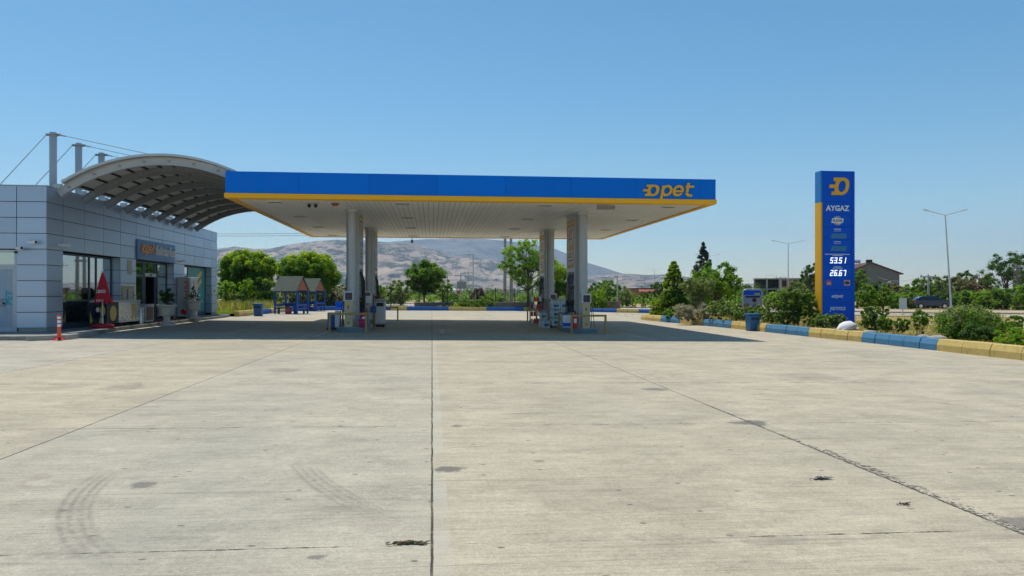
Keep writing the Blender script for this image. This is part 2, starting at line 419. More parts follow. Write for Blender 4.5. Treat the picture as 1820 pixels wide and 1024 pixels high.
# ---- forecourt concrete
q = NT('forecourt concrete'); P = q.world(); X, Y, Z = q.sep(P)
def cell(v, size): return q.math('FLOOR', q.math('DIVIDE', v, size))
JX, JY, OY = 4.0, 4.2, .52
wob = q.math('MULTIPLY', q.math('SUBTRACT', q.noise(P, 2.2, 7, .6), .5), .022)
fx = q.math('DIVIDE', q.math('ADD', X, wob), JX); yy = q.math('SUBTRACT', q.math('ADD', Y, wob), OY); fy = q.math('DIVIDE', yy, JY)
dx = q.math('MULTIPLY', q.math('ABSOLUTE', q.math('SUBTRACT', fx, q.math('ROUND', fx))), JX)
dy = q.math('MULTIPLY', q.math('ABSOLUTE', q.math('SUBTRACT', fy, q.math('ROUND', fy))), JY)
comb = q.n('ShaderNodeCombineXYZ'); q.l(q.math('FLOOR', fx), comb.inputs[0]); q.l(q.math('FLOOR', fy), comb.inputs[1])
wn = q.n('ShaderNodeTexWhiteNoise', noise_dimensions='2D'); q.l(comb.outputs[0], wn.inputs['Vector'])
sg_ = q.math('MULTIPLY', q.mapr(X, -4.1, -3.9), q.mapr(X, .1, -.1)); sg2 = q.mapr(X, -7.9, -8.1)
big = q.noise(P, .20, 5, .6); med = q.noise(q.scale(P, (.8, 1.3, 1)), 1.1, 9, .70); blot = q.noise(P, 4.5, 6, .7)
streak = q.noise(q.scale(P, (.7, 16, 1)), 1.5, 8, .75); fine = q.noise(P, 26, 5, .75); grit = q.noise(P, 95, 3, .75)
col = q.mix(q.mapr(big, .36, .64), (.372, .338, .258), (.428, .380, .281))
col = q.mix(q.math('MULTIPLY', sg_, .6), col, (.365, .352, .288)); col = q.mix(q.math('MULTIPLY', sg2, .6), col, (.375, .36, .32))
col = q.mix(q.math('MULTIPLY', wn.outputs[0], .35), col, (.44, .392, .300))
def dev(x, a): return q.math('MULTIPLY', q.math('SUBTRACT', x, .5), a)
fac = q.math('ADD', 1.0, dev(med, 1.0))
hair = q.noise(q.scale(P, (1.1, 30, 1)), 2.2, 6, .8)
for x_, a_ in ((blot, .35), (streak, .75), (hair, .85), (fine, .75), (grit, 1.3)): fac = q.math('ADD', fac, dev(x_, a_))
fc = q.n('ShaderNodeCombineColor')
for k_ in range(3): q.l(q.math('MULTIPLY_ADD', fac, (1.0, .98, .94)[k_], (.0, .02, .06)[k_]), fc.inputs[k_])
col = q.mix(1, col, fc.outputs[0], 'MULTIPLY')
col = q.mix(q.mapr(q.noise(P, 1.3, 8, .72), .56, .70, 0, .45), col, (.27, .235, .185))
col = q.mix(q.mapr(q.noise(P, 2.7, 7, .7), .57, .68, 0, .35), col, (.56, .52, .43))
cn = q.noise(q.scale(P, (.035, 1.15, 1)), 1.0, 2, .5)
for lv in (.40, .45, .50, .55, .60):
    ln_ = q.mapr(q.math('ABSOLUTE', q.math('SUBTRACT', cn, lv)), .0042, .0014)
    col = q.mix(q.math('MULTIPLY', ln_, q.mapr(q.noise(q.scale(P, (.5, 2, 1)), 1.1, 6, .7), .42, .62, 0, .50)), col, (.20, .18, .14))
# trowel pits and dark specks
vo = q.n('ShaderNodeTexVoronoi', voronoi_dimensions='2D'); vo.inputs['Scale'].default_value = 1.9; q.l(q.scale(P, (1, 1.5, 1)), vo.inputs['Vector'])
pit = q.math('MULTIPLY', q.mapr(q.math('ADD', vo.outputs['Distance'], q.math('MULTIPLY', fine, .05)), .085, .055), q.math('GREATER_THAN', q.sep(vo.outputs['Color'])[0], .72))
col = q.mix(q.math('MULTIPLY', pit, .75), col, (.09, .085, .075))
# broad drive-through greys
lane = q.mapr(q.noise(q.scale(P, (.7, .12, 1)), .6, 4), .5, .75, 0, .30)
col = q.mix(lane, col, (.25, .245, .235))
# joints
jx = q.math('MULTIPLY', q.mapr(dx, .0105, .006), q.math('MULTIPLY', q.mapr(X, 5.5, 7, 1, .10), q.mapr(q.noise(P, 2.1, 6, .7), .36, .52, .55, 1))); jy = q.math('MULTIPLY', q.math('LESS_THAN', dy, q.mapr(q.noise(P, 3.4, 6, .75), .42, .70, .001, .020)), q.mapr(q.noise(q.scale(P, (.45, .05, 1)), 1.3, 5, .7), .45, .52, .12, 1))
sgn = q.math('GREATER_THAN', q.math('SUBTRACT', fx, q.math('ROUND', fx)), 0)
seal = q.math('MULTIPLY', q.math('MULTIPLY', q.mapr(dx, .125, .110), sgn), q.mapr(q.noise(P, .8, 4), .4, .6, .2, .8))
col = q.mix(q.math('MULTIPLY', seal, q.mapr(q.math('ABSOLUTE', X), 1, 2, .6, .12)), col, (.46, .44, .385))
edge = q.math('MULTIPLY', q.mapr(dy, .16, .02), q.mapr(q.noise(P, 3.1, 6, .7), .5, .68, 0, .6))
col = q.mix(edge, col, (.22, .205, .175))
# broken edge of the right joint
cr = q.math('ABSOLUTE', q.math('SUBTRACT', X, 4.0))
crw = q.math('MULTIPLY', q.mapr(Y, 12.5, 4.6, 0.0, .13), q.mapr(q.noise(P, 2.3, 8, .75), .36, .66, .0, 1.4))
crs = q.math('LESS_THAN', q.math('SUBTRACT', 4.0, X), .02)
crk = q.math('MULTIPLY', q.math('LESS_THAN', cr, crw), crs)
ag = q.noise(P, 30, 5, .8); crack = q.math('MULTIPLY', crk, q.math('LESS_THAN', ag, .52))
col = q.mix(q.math('MULTIPLY', crk, q.mapr(ag, .53, .64, 0, .5)), col, (.58, .55, .47))
col = q.mix(q.math('MULTIPLY', crack, q.mapr(ag, .52, .44, .45, .95)), col, (.05, .045, .035))
jj = q.math('MAXIMUM', jx, jy)
col = q.mix(q.math('MULTIPLY', jj, .93), col, (.035, .032, .026))
# stains: (x, y, rx, ry, strength)
spn = q.math('ADD', q.math('MULTIPLY', q.math('SUBTRACT', q.noise(P, 6, 7, .75), .5), 2.6), q.math('MULTIPLY', q.math('SUBTRACT', q.noise(P, 1.8, 3, .6), .5), 1.6))
for sx, sy, rx, ry, st in ((.14, 6.73, .14, .10, .85), (-2.34, 6.34, .10, .09, .7), (3.75, 12.21, .20, .2, .7), (1.02, 6.99, .06, .04, .6),
                           (.30, 8.91, .08, .10, .6), (4.02, 8.95, .2, .22, .8), (4.5, 4.85, .40, .16, .75), (-.7, 4.55, .06, .05, .7), (2.2, 4.62, .3, .06, .3),
                           (-5.0, 12.6, .35, .4, .35), (-3.0, 15.3, .3, .3, .35), (1.6, 5.9, 1.0, .5, .16), (7.5, 14, .6, .7, .22), (-6, 9.7, .5, .4, .25)):
    dd = q.math('SQRT', q.math('ADD', q.math('POWER', q.math('DIVIDE', q.math('SUBTRACT', X, sx), rx), 2), q.math('POWER', q.math('DIVIDE', q.math('SUBTRACT', Y, sy), ry), 2)))
    col = q.mix(q.math('MULTIPLY', q.mapr(q.math('ADD', dd, spn), 1.25, .65), st), col, (.13, .12, .11))
# curved tyre marks
def circ(a, b, c):
    ax, ay = a; bx, by = b; cx, cy = c
    D = 2*(ax*(by-cy)+bx*(cy-ay)+cx*(ay-by))
    ux = ((ax*ax+ay*ay)*(by-cy)+(bx*bx+by*by)*(cy-ay)+(cx*cx+cy*cy)*(ay-by))/D
    uy = ((ax*ax+ay*ay)*(cx-bx)+(bx*bx+by*by)*(ax-cx)+(cx*cx+cy*cy)*(bx-ax))/D
    return ux, uy, math.hypot(ax-ux, ay-uy)
for tri, y0, y1, st in ((((-2.8, 6.75), (-2.56, 5.6), (-1.74, 4.41)), 4.1, 7.0, .60), (((-1.24, 7.1), (-.92, 6.28), (-.2, 5.11)), 4.9, 7.2, .52)):
    ux, uy, rr = circ(*tri)
    dd = q.math('SUBTRACT', q.math('SQRT', q.math('ADD', q.math('POWER', q.math('SUBTRACT', X, ux), 2), q.math('POWER', q.math('SUBTRACT', Y, uy), 2))), rr)
    band = q.mapr(q.math('ABSOLUTE', dd), .15, .09)
    ribs = q.mapr(q.math('SINE', q.math('MULTIPLY', dd, 96)), -.8, .8, .45, 1)
    fade = q.math('MULTIPLY', q.mapr(Y, y0, y0 + 1.2), q.mapr(Y, y1, y1 - .6))
    near = q.math('LESS_THAN', X, ux if ux > tri[0][0] else 99)
    m_ = q.math('MULTIPLY', q.math('MULTIPLY', q.math('MULTIPLY', band, ribs), q.math('MULTIPLY', fade, near)), q.mapr(q.noise(P, 9, 6, .7), .36, .58, .1, 1))
    col = q.mix(q.math('MULTIPLY', m_, st), col, (.17, .155, .135))
# worn white lane paint under the canopy
pw = q.mapr(q.noise(P, 9, 6, .7), .42, .6, .05, 1)
for lx, y0, y1, ww in ((-7.5, 26.5, 38.6, .05), (-6.9, 28.7, 34.3, .05), (-4.1, 26.8, 30.7, .07), (3.95, 26.4, 39, .05), (7.83, 25.4, 31.9, .05), (-4.5, 25.5, 30.6, .04), (.42, 29.3, 32.4, .10)):
    li = q.math('MULTIPLY', q.math('LESS_THAN', q.math('ABSOLUTE', q.math('SUBTRACT', X, lx)), ww), q.math('MULTIPLY', q.math('GREATER_THAN', Y, y0), q.math('LESS_THAN', Y, y1)))
    col = q.mix(q.math('MULTIPLY', q.math('MULTIPLY', li, pw), .75), col, (.72, .71, .68))
q.l(col, q.p.inputs['Base Color']); q.set(Roughness=.88)
q.p.inputs['Specular IOR Level'].default_value = .25
hgt = q.math('SUBTRACT', q.math('ADD', q.math('MULTIPLY', streak, .5), q.math('MULTIPLY', fine, .35)), q.math('ADD', q.math('MULTIPLY', jj, 2.5), q.math('MULTIPLY', crack, 1.2)))
q.bump(hgt, .45, .012); M['concrete'] = q.m

def groundm(name, cols, sc1, sc2, bump=.5):
    q = NT(name); P = q.world()
    a = q.mix(q.mapr(q.noise(P, sc1, 6, .65), .38, .62), cols[0], cols[1])
    a = q.mix(q.mapr(q.noise(P, sc2, 6, .7), .45, .68), a, cols[2])
    a = q.mix(q.mapr(q.noise(P, 22, 4, .7), .55, .75, 0, .5), a, mul(cols[0], .55))
    q.l(a, q.p.inputs['Base Color']); q.set(Roughness=.95); q.p.inputs['Specular IOR Level'].default_value = .1
    q.bump(q.noise(P, 9, 7, .7), bump, .06); return q.m
M['plain'] = groundm('dry plain', ((.34, .26, .13), (.40, .31, .17), (.16, .17, .06)), .02, .006)
M['bed'] = groundm('planting bed soil', ((.30, .22, .11), (.38, .29, .15), (.12, .15, .04)), .35, .22)
M['lawn'] = groundm('lawn', ((.13, .19, .03), (.20, .24, .05), (.26, .25, .09)), .5, .2)
M['asphalt'] = groundm('sun bleached asphalt', ((.42, .40, .37), (.47, .45, .41), (.36, .34, .31)), .3, .08, .15)
M['paving'] = groundm('pavement slabs', ((.24, .24, .235), (.29, .285, .27), (.19, .19, .18)), .8, 2, .2)

# ---- mountains: bare tan slopes, scrub and gully shade both painted as dark patches
def mountm(name, a, b, c, s):
    q = NT(name); P = q.scale(q.world(), (s, s, s * 2.2))
    col = q.mix(q.mapr(q.noise(P, .0022, 6, .6), .35, .65), a, b)
    col = q.mix(q.mapr(q.noise(P, .009, 9, .78), .48, .55, 0, .9), col, c)
    sp = q.noise(P, .030, 5, .65); col = q.mix(q.mapr(sp, .55, .61, 0, .8), col, mul(c, .7))
    q.l(col, q.p.inputs['Base Color']); q.set(Roughness=1); q.p.inputs['Specular IOR Level'].default_value = 0
    return q.m
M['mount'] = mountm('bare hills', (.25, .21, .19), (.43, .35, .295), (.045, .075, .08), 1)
M['mount_far'] = mountm('haze tinted far hills', (.15, .17, .20), (.20, .21, .23), (.09, .11, .14), .6)  # haze painted in: slopes tinted blue-grey besides the real air volume
# ------------------------------------------------------------------ the land
def sheet(name, poly, zf, mat, nx=1, parent=None):
    """horizontal sheet over a polygon; zf gives the height"""
    me = bpy.data.meshes.new(name); me.from_pydata([(x, y, zf(x, y)) for x, y in poly], [], [tuple(range(len(poly)))])
    me.materials.append(mat); o = bpy.data.objects.new(name, me); C.objects.link(o)
    return struct(o)
sheet('ground', [(-6300, -1500), (6300, -1500), (6300, 6300), (-6300, 6300)], lambda x, y: FAR, M['plain'])
KR = [(15.28, 8.5), (15.28, 17.66), (15.24, 20.82), (15.20, 24.9), (14.92, 28), (14.74, 32.66), (14.27, 37.82), (13.29, 45.66), (13.35, 46.4)]   # right kerb foot
KL = [(-11.67, 46.6), (-11.46, 50), (-11.1, 55.5), (-10.6, 60.5), (-9, 63.5), (-3.8, 65), (4, 66.4), (10, 67.6), (15.2, 64.9), (19.5, 62.6)]  # back kerb foot
def grid_sheet(name, left, right, zf, mat, n=14):
    """strip between two polylines of equal count, n quads across"""
    vs = []; fs = []
    for (a, b) in zip(left, right):
        for k in range(n + 1):
            t = k / n; x = a[0] + (b[0]-a[0])*t; y = a[1] + (b[1]-a[1])*t; vs.append((x, y, zf(x, y, t)))
    for i in range(len(left) - 1):
        for k in range(n): fs.append((i*(n+1)+k, i*(n+1)+k+1, (i+1)*(n+1)+k+1, (i+1)*(n+1)+k))
    me = bpy.data.meshes.new(name); me.from_pydata(vs, [], fs); me.materials.append(mat)
    me.polygons.foreach_set('use_smooth', [True]*len(fs))
    o = bpy.data.objects.new(name, me); C.objects.link(o); return struct(o)
fore = [(-30, -6), (30, -6), (30, 8.0), (15.6, 8.3)] + [(x + .1, y) for x, y in KR[1:]] + [(13.6, 47.5), (19.6, 62.7)] + [(x, y + .1) for x, y in KL[::-1][1:]] + [(-11.8, 46.5), (-30, 46.5)]
sheet('forecourt', fore, lambda x, y: gz(x), M['concrete'])
def resample(P, step):
    out = []
    for (a, b) in zip(P, P[1:]):
        L = math.dist(a, b); n = max(1, round(L/step))
        out += [(a[0]+(b[0]-a[0])*k/n, a[1]+(b[1]-a[1])*k/n) for k in range(n)]
    return out + [P[-1]]
bl = [(x + .2, y) for x, y in resample(KR, 1.0)] + [(13.9, 47.2), (15, 49)]
def bedz(x, y, t):
    return (gz(15) + .24) * (1 - min(1, t*1.05)**1.5) + (FAR - .03) * min(1, t*1.05)**1.5 + .05*noise.noise((x*.9, y*.9, 0)) * (1 if .02 < t < .95 else 0)
def bed_h(x, y):
    i = min(range(len(bl)), key=lambda k: abs(bl[k][1]-y)); t = max(0, min(1, (x - bl[i][0]) / 15)); return bedz(x, y, t)
grid_sheet('planting_bed', bl, [(x + 15, y + 2) for x, y in bl], bedz, M['bed'], 24)
ll = [(x - .2, y + .05) for x, y in KL[:5]] + [(-8.6, 64.6)]
grid_sheet('lawn', ll, [(-34, 46.6), (-34, 52), (-34, 58), (-33, 66), (-30, 74), (-22, 82)], lambda x, y, t: gz(-11)+.18 - .5*max(0, t-.8)/.2 + .05*noise.noise((x*.5, y*.5, 3)), M['lawn'], 18)
bk = [(-8.6, 64.0), (-3.8, 65.3), (4, 66.7), (10, 67.9), (15.2, 65.2), (19.5, 62.9)]
def bandz(x, y, t): return (gz(x) + .22)*(1-t**2) + (FAR-.03)*t**2 + .04*noise.noise((x, y, 5))
grid_sheet('back_verge', bk, [(-22, 84), (-6, 84), (5, 84), (13, 83), (20, 78), (24, 70)], bandz, M['bed'], 12)

# highway across the right and back, with a shoulder line
near = [(75, 23), (43, 50), (35.6, 54.8), (21, 74), (-30, 136), (-120, 250)]
def off(P, d):
    out = []
    for i, p in enumerate(P):
        a = P[max(i-1, 0)]; b = P[min(i+1, len(P)-1)]; dx, dy = b[0]-a[0], b[1]-a[1]; L = math.hypot(dx, dy)
        out.append((p[0] + dy/L*d, p[1] - dx/L*d))
    return out
def ribbon(name, P, d0, d1, z, mat):
    a, b = off(P, d0), off(P, d1); n = len(a)
    me = bpy.data.meshes.new(name); me.from_pydata([(x, y, z) for x, y in a+b], [], [(i, i+1, n+i+1, n+i) for i in range(n-1)])
    me.materials.append(mat); o = bpy.data.objects.new(name, me); C.objects.link(o); return struct(o)
ribbon('road', near, 0, 9.5, FAR + .06, M['asphalt'])
ribbon('road_edge_line', near, .5, .65, FAR + .065, M['letter_white'])
ribbon('road_far', near, 13.5, 22, FAR + .06, M['asphalt'])
# raised strip between the carriageways
ribbon('median', near, 9.8, 13.2, FAR + .18, M['plain'])

# pavement round the shop
def slab(name, poly, z0, z1, mat):
    o = MB().prism(poly, z0, z1).build(name, mat, bevel=.02); return struct(o)
SWZ = .27
slab('pavement', [(-30, 24.0), (-12.3, 24.0), (-11.5, 24.5), (-11.5, 26.4), (-12.0, 30), (-12.0, 44), (-12.2, 46.5), (-30, 46.5)], .0, SWZ, M['paving'])
slab('pavement_edge', [(-12.25, 23.85), (-12.1, 23.85), (-11.3, 24.4), (-11.3, 26.5), (-11.47, 26.5), (-11.47, 24.48)], .0, SWZ + .012, M['conc_raw'])

# ------------------------------------------------------------------ mountains
def ridge(name, prof, r0, r1, rc, mat, seed, amp, pstep=6, rows=70):
    xs = list(np.arange(prof[0][0], prof[-1][0] + 1, pstep)); ph = np.interp(xs, [p[0] for p in prof], [p[1] for p in prof])
    vs = []; fs = []
    for i, px in enumerate(xs):
        H = max(0, (PY0 - ph[i]) / F0 * rc)
        for j in range(rows + 1):
            r = r0 + (r1 - r0) * j / rows; t = (r - r0) / (rc - r0) if r < rc else (r1 - r) / (r1 - rc)
            s = t*t*(3 - 2*t) if r > rc else t**.85*(1.05 - .05*t)
            x, y = at(px, r)
            g = noise.ridged_multi_fractal(Vector((x*seed[1], y*seed[1], seed[0])), .9, 2.1, 5, 1.0, 2.0)
            h2 = noise.fractal(Vector((x*seed[1]*.6, y*seed[1]*.6, seed[0]+9)), 1, 2, 4)
            k = s * (1 - amp * (1 - min(1, g*.62)) * (1 - s**5)) + .10 * h2 * s * (1 - s**4)
            vs.append((x, y, FAR - 2 + max(0, H * k) * 1.0 + 2 * t))
    n = rows + 1
    for i in range(len(xs) - 1):
        for j in range(rows): fs.append((i*n+j, (i+1)*n+j, (i+1)*n+j+1, i*n+j+1))
    me = bpy.data.meshes.new(name); me.from_pydata(vs, [], fs); me.materials.append(mat)
    me.polygons.foreach_set('use_smooth', [True]*len(fs))
    o = bpy.data.objects.new(name, me); C.objects.link(o); return struct(o)
ridge('mountain', [(-300,505),(0,480),(200,455),(300,446),(386,441),(420,437),(450,441),(480,440),(505,435),(530,431),(560,427),(600,424),(640,425),(680,428),(715,431),(740,433),(770,441),(800,452),(830,455),(870,458),(900,466),(950,478),(1000,486),(1060,488),(1085,486),(1120,486),(1150,488),(1185,486),(1215,490),(1260,498),(1310,503),(1400,505),(1500,510),(1650,512),(1900,515)],
      1700, 4300, 3500, M['mount'], (3.1, .0030), 1.0)
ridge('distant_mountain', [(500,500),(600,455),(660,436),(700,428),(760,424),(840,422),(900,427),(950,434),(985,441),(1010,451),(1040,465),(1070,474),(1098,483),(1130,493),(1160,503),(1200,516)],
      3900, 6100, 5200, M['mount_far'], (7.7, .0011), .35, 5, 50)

# ------------------------------------------------------------------ painted kerbs: each painted run a thing, its stones the parts
def along(P, s):
    for a, b in zip(P, P[1:]):
        L = math.dist(a, b)
        if s <= L or b is P[-1]: return (a[0]+(b[0]-a[0])*s/L, a[1]+(b[1]-a[1])*s/L)
        s -= L
def plen(P, y=None): return sum(math.dist(a, b) for a, b in zip(P, P[1:]))
def kerb_run(P, s0, s1, side, n, mat, label, h=.36, wd=.34, seed=0):
    rnd = random.Random(seed); p0 = along(P, s0)
    t = thing('painted_kerb', label, 'kerb', (p0[0], p0[1], gz(p0[0])), 0, 'blue and yellow painted kerb runs')
    for k in range(n):
        a = along(P, s0 + (s1-s0)*k/n + .008); b = along(P, s0 + (s1-s0)*(k+1)/n - .008)
        dx, dy = b[0]-a[0], b[1]-a[1]; L = math.hypot(dx, dy); nx, ny = side*dy/L, -side*dx/L
        hh = h * rnd.uniform(.97, 1.03); jig = rnd.uniform(-.012, .012)
        prof = [(0+jig, -.06), (0+jig, hh*.52), (.07+jig, hh*.98), (.10+jig, hh), (wd, hh), (wd, -.06)]
        vs = []
        for q in (a, b):
            for u, z in prof: vs.append((q[0]+nx*u-p0[0], q[1]+ny*u-p0[1], z + gz(q[0])-gz(p0[0])))
        m = len(prof); MB().add(vs, [tuple(range(m)), tuple(range(m, 2*m))] + [(i, (i+1)%m, m+(i+1)%m, m+i) for i in range(m)]).build('kerb_stone', mat, t, bevel=.014)
    return t
def s_at_y(P, y):
    s = 0
    for a, b in zip(P, P[1:]):
        if a[1] <= y <= b[1]: return s + math.dist(a, b)*(y-a[1])/(b[1]-a[1])
        s += math.dist(a, b)
    return s
KB = [(15.6, 20.96, 'y', 5, 'yellow painted kerb nearest the camera, running out of the right edge below the large dark shrub'),
      (20.96, 24.84, 'b', 5, 'blue painted kerb in front of the thin upright shrub, right of the white sack'),
      (24.84, 28.04, 'y', 4, 'yellow painted kerb directly in front of the price pylon and white sack'),
      (28.04, 31.59, 'b', 4, 'blue painted kerb directly right of the blue bin, left of the pylon'),
      (31.59, 34.85, 'y', 4, 'yellow painted kerb partly behind the blue bin beside the roses'),
      (34.85, 37.9, 'b', 4, 'blue painted kerb in front of the white flecked rose bushes'),
      (37.9, 40.56, 'y', 3, 'yellow painted kerb under the grey lavender and small olive tree'),
      (40.56, 43.11, 'b', 3, 'blue painted kerb in front of the yellowish thuja'),
      (43.11, 46.3, 'y', 3, 'yellow painted kerb at the rounded far end of the planting bed')]
for i, (y0, y1, c_, n, lb) in enumerate(KB):
    kerb_run(KR, s_at_y(KR, y0), s_at_y(KR, y1), 1, n, M['kyellow' if c_ == 'y' else 'kblue'], lb, seed=i)
KLs = [(0, 3.3, 'y', 'yellow painted kerb on the lawn edge just right of the shop corner'),
       (3.3, 7.0, 'b', 'blue painted kerb on the lawn edge behind the blue bin'),
       (7.0, 10.6, 'y', 'yellow painted kerb on the lawn edge left of the near gazebo'),
       (10.6, 17.3, 'b', 'blue painted kerb behind the two gazebos'),
       (17.3, 23.0, 'b', 'deep blue painted back kerb between the far gazebo and the left columns'),
       (23.0, 24.4, 'y', 'short yellow painted back kerb just right of the left rear column'),
       (24.4, 28.1, 'b', 'long blue painted back kerb under the round dark green tree'),
       (28.1, 31.6, 'y', 'yellow painted back kerb left of the creeping juniper'),
       (31.6, 35.1, 'b', 'blue painted back kerb under the creeping juniper'),
       (35.1, 38.0, 'y', 'yellow painted back kerb behind the guard rails of the right island'),
       (38.0, 41.3, 'b', 'blue painted back kerb hidden mostly by the right hand columns'),
       (41.3, 43.9, 'b', 'blue painted back kerb just right of the front right column'),
       (43.9, 45.9, 'y', 'yellow painted back kerb in front of the end of the rubble wall'),
       (45.9, 47.7, 'b', 'short blue painted back kerb right of the rubble wall'),
       (47.7, 50.9, 'y', 'yellow painted back kerb running behind the tip of the planting bed')]
for i, (s0, s1, c_, lb) in enumerate(KLs):
    kerb_run(KL, s0, s1, -1, max(2, round((s1-s0)/1.2)), M['kyellow' if c_ == 'y' else 'kblue2'], lb, .34, seed=i+40)

# low rubble walls behind the back kerb
def low_wall(P, z0, z1, th, label, cap=True):
    t = thing('rubble_wall', label, 'wall', (P[0][0], P[0][1], 0))
    a, b = off(P, -th/2), off(P, th/2); m = MB(); k = MB(); o = P[0]
    for i in range(len(P)-1):
        q = [(a[i][0]-o[0],a[i][1]-o[1]), (a[i+1][0]-o[0],a[i+1][1]-o[1]), (b[i+1][0]-o[0],b[i+1][1]-o[1]), (b[i][0]-o[0],b[i][1]-o[1])]
        m.prism(q, z0, z1)
    a, b = off(P, -th/2-.04), off(P, th/2+.04)
    for i in range(len(P)-1):
        k.prism([(a[i][0]-o[0],a[i][1]-o[1]), (a[i+1][0]-o[0],a[i+1][1]-o[1]), (b[i+1][0]-o[0],b[i+1][1]-o[1]), (b[i][0]-o[0],b[i][1]-o[1])], z1, z1+.07)
    m.build('wall_body', M['stonewall'], t); k.build('coping', M['conc_raw'], t)
low_wall([(-1.6, 69.0), (2.5, 70.0), (9.8, 71.2)], -.3, .62, .4, 'low brown rubble wall behind the back kerb and round tree')
low_wall([(10.2, 71.3), (14.5, 70.2), (17.4, 67.6)], -.5, .72, .4, 'low rubble wall ending right of the front right column')

# ------------------------------------------------------------------ the shop
Z0 = SWZ; TOP = 5.21; HEAD = 3.07
XW, YF, YE = -13.0, 26.62, 46.65; DX = .36
shop = thing('shop_building', 'grey panelled flat roofed fuel station shop on the left', 'shop', (XW, YF, Z0))
def S(m):                                             # world-built mesh into the shop's own space
    m.v = [(x - XW, y - YF, z - Z0) for x, y, z in m.v]; return m
core = MB()
core.box(-24, XW-.035, YF+.035, YE-.035, HEAD, TOP-.25)                    # upper mass
core.box(-24, -13.46, YF+.035, YE-.035, TOP-.25, TOP-.03); 
for y0, y1 in ((YF+.035, 27.75), (32.6, 34.26), (39.06, 40.69), (45.5, YE-.035)):
    core.box(XW-DX-.09, XW-.035, y0+.02, y1-.03, Z0-.1, HEAD)
core.box(-24, -23.7, YF, YE-.04, Z0-.1, HEAD); core.box(-23.7, -13.45, YE-.3, YE-.036, Z0-.1, HEAD)
core.box(-13.92, -13.45, YF+.036, YF+.4, Z0-.1, HEAD); core.box(-24, -16.6, YF+.036, YF+.4, Z0-.1, HEAD)
S(core).build('wall_core', M['panel_dark'], shop)
fl_ = MB().box(-23.7, -13.4, YF+.4, YE-.3, Z0-.05, Z0+.02); S(fl_).build('floor', M['floor_in'], shop)
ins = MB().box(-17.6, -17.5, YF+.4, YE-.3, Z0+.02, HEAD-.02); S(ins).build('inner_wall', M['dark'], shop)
# cladding panels with open joints
G = .011; cl = MB(); zc = [5.21, 4.675, 4.14, 3.605, 3.07, 2.535, 2.0, 1.465, .93, .40]
ys = [26.62, 27.75, 29.37, 31.0, 32.6, 34.26, 35.83, 37.49, 39.06, 40.69, 42.36, 43.98, 45.5, 46.65]
rnd = random.Random(5)
def pan_side(y0, y1, z0, z1): cl.box(XW-.03, XW+rnd.uniform(-.003, .003), y0+G, y1-G, z0+G, z1-G)
for i in range(4):
    for a, b in zip(ys, ys[1:]): pan_side(a if a > 26.7 else 26.62+.001-G, b, zc[i+1], zc[i])
for a, b in ((26.621-G, 27.75), (32.6, 34.26), (39.06, 40.69), (45.5, 46.65)):
    for i in range(4, 9): pan_side(a, b, zc[i+1], zc[i])
    if a > 27:                                         # reveal of the recess, facing the viewer
        for i in range(4, 9): cl.box(XW-DX-.03, XW-.034, a-.0, a+.02, zc[i+1]+G, zc[i]-G)
xf = [-13.0, -13.95, -15.4, -16.85, -18.3, -19.75, -21.2, -24]
def pan_front(x1, x0, z0, z1): cl.box(x0+G, x1-G, YF+rnd.uniform(-.003, .003), YF+.03, z0+G, z1-G)
for i in range(4):
    for a, b in zip(xf, xf[1:]): pan_front(a-.031+G if a == -13.0 else a, b, zc[i+1], zc[i])
for i in range(4, 9):
    pan_front(-13.031+G, -13.95, zc[i+1], zc[i])
    for a, b in zip(xf[3:], xf[4:]): pan_front(a, b, zc[i+1], zc[i])
S(cl).build('cladding', M['panel'], shop)
for b_ in ((-13.9, XW-.02, YF+.02, 27.7), (XW-.06, XW-.015, 32.65, 34.2), (XW-.06, XW-.015, 39.1, 40.65), (XW-.06, XW-.015, 45.55, 46.6)):
    S(MB().box(*b_, Z0-.1, .40)).build('base_course', M['conc_raw'], shop)
rf = MB().box(-24, -13.05, YF+.06, YE-.06, TOP-.35, TOP-.24); S(rf).build('roof', M['conc_raw'], shop)
co = MB().box(-24, -12.985, YF-.012, YF+.12, TOP, TOP+.03).box(-13.12, -12.985, YF+.12, YE, TOP, TOP+.03); S(co).build('coping', M['alum'], shop)
XG = XW - DX
def window(y0, y1, z0, z1, splits, film=None):
    f = MB().frame(y0, y1, z0, z1, .07, XG-.04, XG+.03, 'yz')
    for s_ in splits: f.box(XG-.04, XG+.032, s_-.05, s_+.05, z0+.07, z1-.07)
    f.box(XG-.05, XG+.03, y0, y1, Z0, z0) if z0 > Z0+.05 else None
    fo = S(f).build('window', M['frame'], shop)
    e = [y0+.07] + [v for s_ in splits for v in (s_-.05, s_+.05)] + [y1-.07]
    for k in range(0, len(e), 2):
        S(MB().box(XG-.006, XG+.006, e[k], e[k+1], z0+.07, z1-.07)).build('pane', M['glass'], fo)
    return fo
w1 = window(27.77, 32.58, .42, HEAD-.03, [30.55, 31.15])
w3 = window(40.72, 45.48, .42, HEAD-.03, [42.3])
